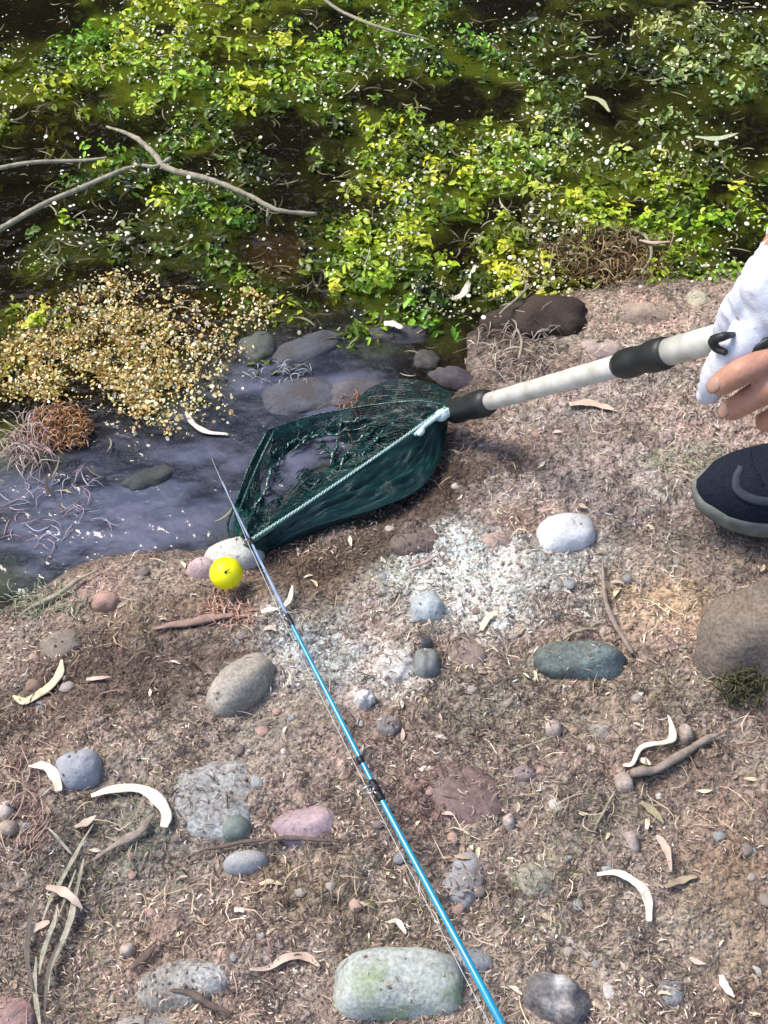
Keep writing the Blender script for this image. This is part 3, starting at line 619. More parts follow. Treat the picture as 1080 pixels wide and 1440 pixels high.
for i, (pts, w, lab) in enumerate(BL):
    strip('dry_grass', pts, [2, w, w, 2], dark_blade if i in (5, 7) else grassb, lab, 'grass blade', group='long dry grass blades at the lower left', thick=.18, curl=.35, lift=.006 + .0006 * i)

# ------------------------------------------------------------------ fibrous roots and tufts
def tuft(name, cx, cy, rx, ry, n, L, cols, label, cat, lift=.004, rad=.0005, tall=.6, seed=0, dirbias=None):
    r = np.random.default_rng(seed); mb = MB(); cl = []
    for i in range(n):
        a = r.uniform(0, 2 * math.pi); q = math.sqrt(r.random())
        g = G(cx + rx * q * math.cos(a), cy + ry * q * math.sin(a))
        th = r.uniform(0, 2 * math.pi) if dirbias is None else math.radians(dirbias + r.normal() * 32)
        l = L * r.uniform(.5, 1.3); dx, dy = math.cos(th), math.sin(th); c = r.normal() * .5
        z0 = g.z + lift * r.random(); up = tall * r.random() * l
        p = [(g.x, g.y, z0), (g.x + dx * l * .4 - dy * c * l * .3, g.y + dy * l * .4 + dx * c * l * .3, z0 + up), (g.x + dx * l, g.y + dy * l, z0 + up * r.uniform(0, .9))]
        k0 = len(mb.v); mb.tube(catmull(p, 6), prof([rad, rad, rad * .4], 6) * r.uniform(.6, 1.5), ns=4)
        cl += [cols[r.integers(len(cols))]] * (len(mb.v) - k0)
    me = mesh_np(name, mb.v, [(f[0], f[1], f[2], f[3]) for f in mb.f], np.array(cl))
    return tag(recentre(link(name, me, ATTR)), label, cat)
ATTR = attr_mat('plant_fibre', .75)
RED = [(.42, .19, .07), (.56, .32, .16), (.26, .12, .05), (.60, .42, .28), (.14, .07, .03)]
tuft('root_tuft', 88, 606, 40, 28, 700, .010, RED, 'rust-red fibrous root tuft rising from the water at the left', 'roots', tall=.8, seed=1, rad=.00055, lift=.012)
tuft('root_tuft', 45, 625, 34, 34, 160, .028, [(.5, .36, .34), (.4, .28, .24), (.6, .5, .45)], 'pale pink fibres left of the rust-red root tuft', 'roots', tall=.8, seed=2)
tuft('root_tuft', 322, 858, 32, 30, 90, .012, [(.48, .28, .22), (.36, .22, .17), (.58, .42, .34)], 'salmon-coloured root fibres on the soil under the yellow float', 'roots', tall=.4, seed=3, rad=.0007)
tuft('stem_tuft', 28, 1145, 34, 70, 90, .020, [(.36, .22, .19), (.46, .34, .29), (.28, .18, .15)], 'reddish dry stems along the left edge below the short fat pod', 'stems', tall=.2, seed=4, dirbias=80)
tuft('root_tuft', 500, 570, 26, 16, 60, .010, [(.46, .18, .08), (.35, .2, .12)], 'small orange root fibres in the water behind the net', 'roots', tall=.8, seed=5)
tuft('grass_tuft', 965, 650, 60, 22, 100, .011, [(.34, .42, .26), (.5, .52, .40), (.26, .33, .18)], 'thin pale green grass in front of the shoe toe', 'grass', tall=.5, seed=6, rad=.0004)
tuft('moss_tuft', 1040, 978, 34, 22, 220, .010, [(.06, .065, .03), (.10, .10, .05), (.05, .045, .03)], 'green moss fringe at the foot of the big brown rock', 'moss', tall=.8, seed=7, lift=.02, rad=.0006)
tuft('root_tuft', 90, 720, 90, 60, 60, .020, [(.50, .42, .50), (.45, .32, .36), (.6, .6, .66)], 'thin pinkish rootlets in the shallow grey water at the left', 'roots', tall=.25, seed=8, rad=.0004)
tuft('root_tuft', 395, 530, 50, 14, 34, .014, [(.50, .50, .55), (.6, .55, .5)], 'thin pale rootlets on the stones behind the net', 'roots', tall=.9, seed=9, rad=.0004)
tuft('root_tuft', 730, 500, 60, 40, 130, .026, [(.40, .33, .28), (.52, .46, .38), (.22, .17, .14)], 'tangled pale rootlets between the dark rock and the pole', 'roots', tall=.7, seed=10, rad=.0006)
tuft('root_tuft', 850, 370, 90, 34, 380, .026, [(.20, .12, .06), (.30, .19, .10), (.10, .06, .03), (.42, .32, .2)], 'brown matted roots in the weed left of the sleeve', 'roots', tall=.8, seed=12, rad=.0006, lift=.015)
tuft('grass_tuft', 60, 850, 70, 20, 110, .014, [(.24, .30, .18), (.36, .38, .26)], 'thin grey-green grass along the left water edge', 'grass', tall=.8, seed=13)

# ------------------------------------------------------------------ litter, gravel (uncountable)
def rand_bank(n, pxr=(-160, 1240), pyr=(360, 1560), seed=0, weight=None):
    r = np.random.default_rng(seed); out = []
    px = r.uniform(*pxr, n * 2); py = r.uniform(*pyr, n * 2)
    z = np.full(px.shape, .05)
    u = (px - 540) / FPX; v = (720 - py) / FPX; dz = -SP + v * CP; t = (z - CAMZ) / dz
    x = u * t; y = (CP + v * SP) * t
    d = sdist(x, y); ok = d > 0.004
    if weight is not None: ok &= r.random(len(px)) < weight(px, py, x, y)
    x, y, px, py = x[ok][:n], y[ok][:n], px[ok][:n], py[ok][:n]
    z = H(x, y); e = .004; keep = np.ones(len(x), bool)
    for cx, cy, cz, a, b, c, an, ee, sk, _ in STONES:
        dx, dy = x - cx, y - cy; near = (dx * dx + dy * dy) < max(a, b) ** 2
        if not near.any(): continue
        u_ = (dx[near] * math.cos(an) + dy[near] * math.sin(an)) / a; v_ = (-dx[near] * math.sin(an) + dy[near] * math.cos(an)) / b
        q = 1 - np.abs(u_) ** ee - np.abs(v_) ** ee; top = np.where(q > 0, cz + c * np.clip(q, 0, 1) ** (1 / ee) * 1.0, -9) + .0005
        zi = z[near]; on = top > zi + .001; pk = (.22 if sk > .48 else .04)
        kk = keep[near]; kk[on & (r.random(len(on)) > pk)] = False; keep[near] = kk; z[near] = np.maximum(zi, top)
    x, y, z, px, py = x[keep], y[keep], z[keep], px[keep], py[keep]
    nx_ = -(H(x + e, y) - H(x - e, y)) / (2 * e); ny_ = -(H(x, y + e) - H(x, y - e)) / (2 * e)
    return x, y, z, np.stack([nx_, ny_, np.ones_like(x)], -1), px, py
def strand_template(bend, ns=5):
    s = np.linspace(-.5, .5, ns); wv = np.sqrt(np.clip(1 - (2 * s) ** 2, 0.05, 1)) * .5
    v = []
    for a, w in zip(s, wv):
        b = bend * (a * a - .08)
        v += [(a, b - w * .08, 0), (a, b, w), (a, b + w * .08, 0)]
    v = np.array(v); f = []
    for i in range(ns - 1):
        f += [(3 * i, 3 * i + 1, 3 * i + 4, 3 * i + 3), (3 * i + 1, 3 * i + 2, 3 * i + 5, 3 * i + 4)]
    return v, np.array(f)
def strands(name, n, seed, palette, Lr, Wr, label, weight=None, tilt=.35, zoff=.001, **kw):
    w0 = weight; bare = lambda px, py, x, y: (1 - .7 * ell(px, py, 1030, 1285, 110, 130)) * (1 - .5 * sstep(.56, .66, fbm(x, y, .10, 3, 99)))
    weight = bare if w0 is None else (lambda px, py, x, y: w0(px, py, x, y) * bare(px, py, x, y))
    r = np.random.default_rng(seed); x, y, z, nr, px, py = rand_bank(n, seed=seed, weight=weight, **kw); n = len(x)
    s = np.linspace(-.5, .5, 5)
    bend = r.normal(0, .8, n); b2 = r.normal(0, .25, n)
    L = r.uniform(*Lr, n) * r.uniform(.5, 1.3, n); Wd = r.uniform(*Wr, n)
    tv = np.zeros((n, 15, 3)); f = strand_template(0)[1]
    wv = np.array([.25, .9, 1, .8, .15]) * .5
    for i, a in enumerate(s):
        cx = a * L; cy = (bend * (a * a - .08) + b2 * a ** 3 * 4) * L; w = wv[i] * Wd; cz = (0.25 - a * a) * L * .25
        for j, sg in enumerate((-1, 0, 1)):
            tv[:, i * 3 + j, 0] = cx; tv[:, i * 3 + j, 1] = cy + sg * w; tv[:, i * 3 + j, 2] = cz + (w * .7 if sg == 0 else 0)
    nr = nr + r.normal(0, tilt, nr.shape) * np.array([1, 1, .2])
    R = basis(nr, r.uniform(0, 2 * math.pi, n))
    pal = np.array(palette); col = pal[r.integers(len(pal), size=n)] * r.uniform(.6, 1.3, (n, 1))
    loc = soil_colour(px, py, x, y, np.full(n, .2)); lum = loc.mean(1, keepdims=True) / .19
    col = np.clip(col * np.clip(lum, .45, 1.7) ** .9 * (.6 + .4 * loc / loc.mean(1, keepdims=True)), 0, .85)
    o = scatter(name, tv, f, R, np.ones((n, 3)), np.stack([x, y, z + zoff + r.uniform(0, .002, n)], -1), col, LIT)
    return tag(o, label, kind='stuff')
LIT = attr_mat('litter_fibre', .8, spec=.25)
def clump(sc, lo, hi, seed): return lambda px, py, x, y: sstep(lo, hi, fbm(x, y, sc, 3, seed))
strands('dry_litter', 24000, 101, [(.22, .175, .15), (.30, .245, .21), (.13, .10, .085), (.38, .32, .27), (.24, .21, .165), (.28, .21, .185)], (.004, .010), (.0004, .0010), 'fine grey-brown dry litter over the bank')
strands('pale_litter', 6000, 102, [(.54, .49, .42), (.66, .62, .56), (.46, .38, .33)], (.003, .008), (.0005, .0014), 'sparse pale straw bits over the bank', clump(.05, .4, .62, 91))
strands('dark_litter', 12000, 103, [(.09, .07, .062), (.12, .095, .08), (.06, .048, .045)], (.006, .016), (.0005, .0014), 'dark rotten bits over the bank', clump(.04, .38, .6, 92))
strands('long_straw', 1000, 104, [(.44, .38, .28), (.33, .27, .21), (.55, .48, .38)], (.016, .034), (.0005, .0011), 'longer curled straw over the bank', clump(.08, .42, .6, 93), zoff=.002)
strands('short_grass', 3600, 105, [(.22, .26, .13), (.30, .33, .18), (.17, .20, .10)], (.007, .015), (.0005, .0009), 'short faded grass over the bank', clump(.10, .5, .62, 94), tilt=1.2)

def pebble_cloud(name, n, seed, sz, palette, label, weight=None):
    r = np.random.default_rng(seed); x, y, z, nr, px, py = rand_bank(n, seed=seed, weight=weight); n = len(x)
    v, f = ICO[1]; s = r.uniform(*sz, n) * r.choice([.6, 1, 1.5], n)
    scl = np.stack([s * r.uniform(.8, 1.4, n), s * r.uniform(.7, 1.1, n), s * r.uniform(.4, .8, n)], -1)
    tv = np.repeat(v[None], n, 0) * (1 + r.normal(0, .12, (n, len(v), 1)))
    R = basis(np.tile([[0, 0, 1.]], (n, 1)) + r.normal(0, .2, (n, 3)), r.uniform(0, 6.3, n))
    pal = np.array(palette); col = pal[r.integers(len(pal), size=n)] * r.uniform(.7, 1.25, (n, 1))
    loc = soil_colour(px, py, x, y, np.full(n, .2)); col = col * np.clip(loc.mean(1, keepdims=True) / .17, .5, 1.5) ** .7
    return tag(scatter(name, tv, f, R, scl, np.stack([x, y, z + s * .1], -1), np.clip(col, 0, .85), LIT), label, kind='stuff')
pebble_cloud('soil_crumbs', 32000, 201, (.0006, .0015), [(.20, .165, .14), (.14, .11, .10), (.28, .24, .21), (.24, .19, .17)], 'soil crumbs and grit over the bank')
pebble_cloud('white_crust', 6500, 202, (.0006, .0016), [(.60, .63, .61), (.74, .75, .73), (.46, .47, .47)], 'crumbly white crust on the pale patches',
             lambda px, py, x, y: np.clip(ell(px, py, 650, 810, 120, 75, -10) + ell(px, py, 470, 915, 100, 62, -15) * .7 + ell(px, py, 560, 930, 60, 50, 30) * .8 + ell(px, py, 810, 800, 80, 50) * .3, 0, 1))

# small loose pebbles and scraps, each a thing
MARKS = [(560, 1386, 'the large grey-green stone'), (340, 967, 'the tan egg-shaped cobble'), (112, 1081, 'the blue-grey angular stone'), (304, 1122, 'the sunken grey boulder'), (428, 1165, 'the pink quartz stone'),
         (655, 1116, 'the maroon stone'), (752, 1236, 'the olive-grey stone'), (782, 1412, 'the dark rough stone'), (256, 1382, 'the mottled stone'), (813, 933, 'the teal stone'), (795, 752, 'the smooth white stone'),
         (600, 936, 'the small dark grey stone'), (318, 806, 'the yellow float'), (1070, 905, 'the big mossy rock'), (1000, 710, 'the shoe'), (905, 505, 'the pole collar'), (950, 1070, 'the thick grey stick'), (895, 1260, 'the sickle-shaped pod'),
         (85, 1340, 'the long grass blades'), (1020, 1390, 'the stubby white pod'), (55, 970, 'the long bent pod'), (640, 800, 'the white crusted patch'), (530, 1115, 'the rod guide')]
ORD = ['nearest', 'second nearest', 'third nearest', 'fourth nearest', 'fifth nearest', 'sixth nearest', 'seventh nearest', 'eighth nearest', 'ninth nearest', 'tenth nearest', 'eleventh nearest', 'twelfth nearest']
def small_things(pts, kinds, make, noun, cat, group):
    mk = [(G(a, b), t) for a, b, t in MARKS]; bins = {}
    for i, (x_, y_, z_) in enumerate(pts):
        ds = [((g_.x - x_) ** 2 + (g_.y - y_) ** 2) for g_, _ in mk]; k = int(np.argmin(ds)); bins.setdefault((i % len(kinds), k), []).append((ds[k], i))
    for (kd, k), lst in bins.items():
        for q, (_, i) in enumerate(sorted(lst)):
            tag(make(i, kd, *pts[i]), f'{kinds[kd]} {noun}, {ORD[min(q, 11)]} such to {mk[k][1]}', cat, group)
PK = [((.34, .30, .27), 'tiny tan'), ((.22, .185, .17), 'tiny dark brown'), ((.46, .43, .40), 'tiny pale grey'), ((.27, .28, .285), 'tiny slate-grey'), ((.38, .26, .22), 'tiny reddish')]
r = np.random.default_rng(77); protos = []
for c_, nm in PK:
    v, f = ICO[2]; v = v * (1 + r.normal(0, .07, (len(v), 1))); me = mesh_np('pebble', v, f); me.materials.append(stone_material('pebble_surface', c_, .12, dirt=.35)); me.polygons.foreach_set('use_smooth', np.ones(len(f), bool)); protos.append(me)
def make_pebble(i, kd, x_, y_, z_):
    o = bpy.data.objects.new('pebble', protos[kd]); S.collection.objects.link(o); s_ = r.uniform(.0026, .0056)
    o.scale = (s_ * r.uniform(.9, 1.4), s_, s_ * r.uniform(.5, .8)); o.rotation_euler = (0, 0, r.uniform(0, 6.3)); o.location = (x_, y_, z_ + s_ * .12); return o
x, y, z, nr, px, py = rand_bank(110, pxr=(0, 1080), pyr=(560, 1440), seed=55)
small_things(list(zip(x, y, z)), [k[1] for k in PK], make_pebble, 'pebble', 'pebble', 'tiny pebbles scattered over the bank')
SK = [(leafp, 'tiny pinkish curled'), (leafb, 'tiny brown curled'), (pod, 'tiny cream curled'), (podw, 'tiny bleached white curled')]; scr = []
for k, (m_, nm) in enumerate(SK):
    n = 9; q = catmull([(-.5, 0, 0), (0, .12 * (k % 3 - 1), .05), (.5, -.1 * (k % 2), 0)], n)
    v, f = tube_vf(q, prof([.04, .16, .2, .14, .02], n), prof([.04, .16, .2, .14, .02], n) * .18, ns=6, curl=.4, rough=.1, seed=k)
    me = mesh_py('leaf_scrap', v, f); me.materials.append(m_); scr.append(me)
def make_scrap(i, kd, x_, y_, z_):
    o = bpy.data.objects.new('leaf_scrap', scr[kd]); S.collection.objects.link(o); s_ = r.uniform(.005, .013)
    o.scale = (s_, s_ * r.uniform(.6, 1.1), s_); o.rotation_euler = (r.normal() * .3, r.normal() * .3, r.uniform(0, 6.3)); o.location = (x_, y_, z_ + .0022); return o
x, y, z, nr, px, py = rand_bank(150, pxr=(0, 1080), pyr=(430, 1440), seed=56)
small_things(list(zip(x, y, z)), [k[1] for k in SK], make_scrap, 'leaf scrap', 'leaf', 'tiny leaf scraps scattered over the bank')

# ------------------------------------------------------------------ water weed and duckweed
def rand_water(n, seed, pxr=(-260, 1340), pyr=(-420, 640)):
    r = np.random.default_rng(seed); px = r.uniform(*pxr, n); py = r.uniform(*pyr, n)
    u = (px - 540) / FPX; v = (720 - py) / FPX; t = (0.01 - CAMZ) / (-SP + v * CP)
    x = u * t; y = (CP + v * SP) * t; d = sdist(x, y); ok = d < 0.03
    return x[ok], y[ok], px[ok], py[ok], d[ok]
LEAF = attr_mat('weed_leaf', .42, trans=.25, spec=.5)
tv = np.array([(-.5, 0, 0), (-.18, -.36, .10), (-.18, 0, -.02), (-.18, .36, .10), (.22, -.40, .06), (.22, 0, -.05), (.22, .40, .06), (.5, 0, -.12)])
tf = np.array([(0, 1, 2, 2), (0, 2, 3, 3), (1, 4, 5, 2), (2, 5, 6, 3), (4, 7, 5, 5), (5, 7, 6, 6)])
tf3 = np.array([(0, 1, 2), (0, 2, 3), (1, 4, 5), (1, 5, 2), (2, 5, 6), (2, 6, 3), (4, 7, 5), (5, 7, 6)])
def weed(name, ncl, per, seed, zr, lr, crad, cmul, label, thr=0.0, gold=False):
    x, y, px, py, d = rand_water(ncl, seed); r = np.random.default_rng(seed + 1)
    den = lut(DEN, px, py) * np.where(py > 400, np.clip(1 - (py - 400) / 160, 0, 1), 1)
    patch = .5 + (fbm(x, y, .075, 3, 81) - .5) * 1.15
    keep = r.random(len(x)) < np.clip(den * 1.5 * sstep(.445, .60, patch + den * .17 + thr), 0, 1)
    keep &= d < 0.0 + .02
    x, y, px, py = x[keep], y[keep], px[keep], py[keep]; n = len(x)
    bri = lut(BRI, px, py); bri = np.clip(bri + r.normal(0, .16, n) + (fbm(x, y, .045, 2, 83) - .5) * 1.5, 0, 1.1)
    cz = r.uniform(*zr, n)
    X_ = np.repeat(x, per); Y_ = np.repeat(y, per); Z_ = np.repeat(cz, per); B_ = np.repeat(bri, per); m = n * per
    th = r.uniform(0, 6.283, m); q = np.sqrt(r.random(m)) * crad * np.repeat(r.uniform(.5, 1.4, n), per)
    X_ = X_ + q * np.cos(th); Y_ = Y_ + q * np.sin(th); Z_ = Z_ - q * .45 + r.normal(0, .004, m)
    nr = np.stack([np.cos(th) * q / crad * .8, np.sin(th) * q / crad * .8, np.ones(m)], -1) + r.normal(0, .45, (m, 3))
    nr[:, 2] = np.abs(nr[:, 2]) + .15
    R = basis(nr, r.uniform(0, 6.283, m)); s = r.uniform(*lr, m); scl = np.stack([s * 1.15, s * r.uniform(.35, .85, m), s], -1)
    dark = np.array((.012, .024, .003)); mid = np.array((.085, .155, .008)); hi = np.array((.40, .58, .035)); br = B_[:, None]
    col = np.where(br < .5, dark + (mid - dark) * br * 2, mid + (hi - mid) * (br - .5) * 2)
    hue = (fbm(X_, Y_, .15, 2, 85) - .5)[:, None]
    col = col * (1 + hue * np.array([1.1, .1, -.3])) * r.uniform(.6, 1.4, (m, 1)) * cmul
    PX, PY = proj(X_, Y_, Z_); right = sstep(600, 900, PX) * (1 - sstep(180, 260, PY))
    g = col.mean(1, keepdims=True); col = col + (g * np.array([1.05, 1.1, .65]) - col) * (right * .55)[:, None]
    brown = np.clip(ell(PX, PY, 850, 370, 110, 50) + ell(PX, PY, 760, 300, 70, 40) * .6 + ell(PX, PY, 390, 360, 50, 40), 0, 1)[:, None]
    col = col + (np.array((.14, .085, .03)) - col) * brown * .8
    return tag(scatter(name, tv, tf3, R, scl, np.stack([X_, Y_, Z_], -1), np.clip(col, 0, .7), LEAF), label, kind='stuff')
weed('sunken_weed', 9500, 14, 301, (-.030, -.006), (.008, .018), .020, 1.25, 'dark weed under the surface', thr=.06)
weed('water_weed', 7800, 16, 302, (-.003, .014), (.004, .012), .017, .95, 'leafy green water weed at the surface')
weed('tall_water_weed', 3200, 12, 303, (.008, .026), (.004, .012), .013, 2.2, 'brighter weed shoots above the surface', thr=-.03)

# duckweed: tiny pale discs; among the weed they also paint sun highlights
ang = np.linspace(0, 2 * math.pi, 7)[:-1]
dv_ = np.array([(0, 0, .12)] + [(math.cos(a), math.sin(a) * .8, 0) for a in ang]); df_ = np.array([(0, 1 + k, 1 + (k + 1) % 6) for k in range(6)])
DUCK = attr_mat('duckweed_leaf', .3, spec=.6)
def duck(name, n, seed, wf, sz, pal, label, zr=(.002, .012), tilt=.5, pyr=(-300, 700), pxr=(-160, 1240)):
    x, y, px, py, d = rand_water(n, seed, pyr=pyr, pxr=pxr); r = np.random.default_rng(seed + 7)
    w = wf(px, py, x, y); k = r.random(len(x)) < w; x, y, px, py = x[k], y[k], px[k], py[k]; m = len(x)
    s = r.uniform(*sz, m) * r.choice([.7, 1, 1.5], m, p=[.5, .33, .17])
    R = basis(np.array([[0, 0, 1.]]) + r.normal(0, tilt, (m, 3)) * np.array([1, 1, .1]), r.uniform(0, 6.28, m))
    p = np.array(pal); col = p[r.integers(len(p), size=m)] * r.uniform(.7, 1.2, (m, 1))
    zz = np.maximum(r.uniform(*zr, m), H(x, y) + .001)
    return tag(scatter(name, dv_, df_, R, np.stack([s, s, s], -1), np.stack([x, y, zz], -1), np.clip(col, 0, .85), DUCK), label, kind='stuff')
cl = lambda px, py, x, y: sstep(.42, .68, fbm(x, y, .045, 3, 95))
duck('duckweed', 60000, 401, lambda px, py, x, y: np.where(py < 400, .03 + .62 * cl(px, py, x, y) * (.18 + lut(BRI, px, py)) * sstep(.40, .58, .5 + (fbm(x, y, .075, 3, 81) - .5) * 1.15 + lut(DEN, px, py) * .17), .05) * (py < 470), (.0011, .0024),
     [(.60, .62, .42), (.70, .70, .55), (.45, .52, .22), (.78, .78, .66)], 'pale duckweed specks and painted leaf glints among the weed', zr=(.004, .035))
def gold(px, py, x, y):
    wob = (fbm(x, y, .05, 3, 97) - .5) * 90
    g = ell(px + wob, py + wob, 185, 475, 150, 78, -8) + .75 * ell(px + wob, py, 45, 510, 80, 60) + .55 * ell(px, py + wob, 235, 555, 95, 45, -10) + .5 * ell(px, py, 350, 430, 40, 40) + .3 * ell(px, py, 660, 420, 120, 30) + .25 * ell(px, py, 780, 380, 120, 50)
    return np.clip(g * (.25 + .9 * sstep(.35, .6, fbm(x, y, .022, 3, 98))), 0, 1)
duck('golden_duckweed', 72000, 402, lambda px, py, x, y: gold(px, py, x, y) * .72, (.0010, .0023), [(.76, .56, .24), (.82, .70, .40), (.64, .56, .18), (.85, .80, .58), (.68, .42, .16), (.44, .34, .10)], 'golden duckweed mat left of the net', zr=(.003, .014), tilt=.8, pxr=(-160, 520), pyr=(370, 670))
duck('bank_duckweed', 9000, 405, lambda px, py, x, y: gold(px, py, x, y), [.0012, .0026], [(.62, .56, .36), (.70, .66, .50), (.45, .38, .22)], 'sparse pale duckweed washed up along the upper bank', zr=(.004, .02), tilt=.7, pxr=(520, 1100), pyr=(300, 470))
def goldstrand(px, py, x, y): return gold(px, py, x, y) * .6 + .12 * ell(px, py, 230, 480, 260, 110)
def wstrands(name, n, seed, wf, pal, Lr, Wr, label, zr, tilt):
    x, y, px, py, d = rand_water(n, seed, pyr=(-100, 720) if 'debris' in name else (370, 680), pxr=(-160, 1240) if 'debris' in name else (-160, 560)); r = np.random.default_rng(seed)
    k = r.random(len(x)) < wf(px, py, x, y); x, y, px, py = x[k], y[k], px[k], py[k]; m = len(x)
    tvv, f = strand_template(.5); L = r.uniform(*Lr, m); Wd = r.uniform(*Wr, m)
    R = basis(np.array([[0, 0, 1.]]) + r.normal(0, tilt, (m, 3)), r.uniform(0, 6.28, m)); p = np.array(pal)
    col = p[r.integers(len(p), size=m)] * r.uniform(.6, 1.3, (m, 1))
    tv3 = np.repeat(tvv[None], m, 0); tv3[:, :, 2] *= (Wd / L)[:, None]; tv3[:, :, 1] = tv3[:, :, 1]
    return tag(scatter(name, tv3, f, R, np.stack([L, L, L], -1), np.stack([x, y, r.uniform(*zr, m)], -1), np.clip(col, 0, .8), LIT), label, kind='stuff')
wstrands('matted_weed', 34000, 403, goldstrand, [(.34, .18, .04), (.46, .27, .06), (.16, .10, .02), (.44, .34, .08), (.18, .22, .03)], (.008, .018), (.0008, .0018), 'brown-gold matted weed under the duckweed', (.0, .010), .5)
wstrands('floating_debris', 9000, 404, lambda px, py, x, y: np.where(py < 470, .5, .12) * cl(px, py, x, y), [(.16, .13, .08), (.30, .28, .17), (.08, .07, .04)], (.008, .03), (.0006, .0014), 'stems and debris drifting in the weed', (.0, .014), .3)

# ------------------------------------------------------------------ landing net
white_paint = simple('white_painted_tube', (.42, .41, .36), .38, .05, 55, .25, 300, col2=(.70, .70, .65), spec=.5, dist=.0004)
black_rub = simple('black_plastic', (.014, .016, .018), .5, .3, 60, .2, spec=.5)
net_m = simple('wet_green_netting', (.003, .032, .034), .25, .3, 90, 0, col2=(.007, .058, .056), spec=.6)
fold_m = simple('bunched_wet_netting', (.003, .026, .028), .12, .3, 90, .6, 600, col2=(.012, .07, .065), spec=.8)
cord_m = simple('pale_green_cord', (.30, .50, .48), .5, .3, 500, .4, 900, col2=(.58, .74, .72))
clip_m = simple('pale_plastic_clip', (.62, .74, .74), .4, .1, 90, .2)
PA, PB = np.array(P(640, 578, .058)), np.array(P(1085, 455, .36))
def pole_at(px):
    lo, hi = -.5, 2.0
    for _ in range(40):
        m = (lo + hi) / 2; q = PA + (PB - PA) * m
        if float(proj(q[0], q[1], q[2])[0]) < px: lo = m
        else: hi = m
    return PA + (PB - PA) * lo
net = empty('landing_net', Vector(PA.tolist()), 'green triangular landing net on a white telescopic pole, held over the water edge', 'landing net')
def seg(name, a, b, radii, mat, ns=20):
    n = len(radii); q = np.array([a + (b - a) * t for t in np.linspace(0, 1, n)])
    return MB().tube(q, radii, ns=ns).build(name, mat, net)
seg('lower_pole', pole_at(676), pole_at(885), [.0086, .0088, .0090, .0093, .0096, .0098], white_paint)
seg('upper_pole', pole_at(925), pole_at(1330), [.0112] * 6, white_paint)
col = seg('pole_collar', pole_at(869), pole_at(941), [.0098, .0124, .0128, .0128, .0118, .0118, .0134, .0136, .0136, .0122], black_rub)
seg('net_joint', pole_at(632), pole_at(689), [.0085, .0122, .0130, .0118, .0124, .0134, .0138, .0134, .0110], black_rub)
# frame arms
apex = np.array(P(626, 579, .062)); tipA = np.array(P(352, 765, .040)); tipB = np.array(P(376, 606, .020))
def helix(a, b, turns, r0, r1, n, ph, sag=0.0):
    t = np.linspace(0, 1, n); ax = (b - a) / np.linalg.norm(b - a); s1 = np.cross(ax, [0, 0, 1]); s1 /= np.linalg.norm(s1); s2 = np.cross(s1, ax)
    c = a + (b - a) * t[:, None]; c[:, 2] -= sag * 4 * t * (1 - t)
    th = turns * 2 * math.pi * t + ph
    return c + r1 * (np.cos(th)[:, None] * s1 + np.sin(th)[:, None] * s2)
mb = MB()
for ph in (0, 3.14): mb.tube(helix(apex + np.array([0, 0, .007]), tipA + np.array([0, 0, .006]), 30, 0, .0008, 420, ph, .0035), .00066, ns=5)
cord = mb.build('frame_cord', cord_m, net); tag(cord, kind='stuff')
mb = MB().tube(helix(np.array(P(640, 572, .066)), np.array(P(583, 612, .060)), 0, 0, 0, 12, 0, -.004), prof([.0022, .0026, .0018], 12)); mb.build('frame_arm', cord_m, net)
seg('clip', np.array(P(612, 588, .064)), np.array(P(634, 578, .064)), [.0025, .0052, .0062, .0060, .0048, .0052, .003], clip_m, 10)
seg('cord_knot', np.array(P(588, 612, .063)), np.array(P(596, 602, .063)), [.0012, .0030, .0036, .0030, .0012], clip_m, 8)
qb = catmull([P(634, 572, .060), P(590, 564, .046), P(520, 570, .030), P(440, 584, .022), P(376, 604, .018)], 50)
MB().tube(qb, .0008, rough=.3).build('frame_arm', fold_m, net)
for k, (dx, sg) in enumerate(((0, 0), (10, 4))):
    qc = catmull([P(376 + dx, 606, .018), P(352 + dx, 652 + sg, .012), P(334 + dx, 700, .010), P(320 + dx, 740, .012), P(330 + dx, 764, .022), P(352, 766, .038)], 50)
    MB().tube(qc, .0012 + .0004 * k, rough=.2, seed=k).build('mouth_cord', fold_m, net)
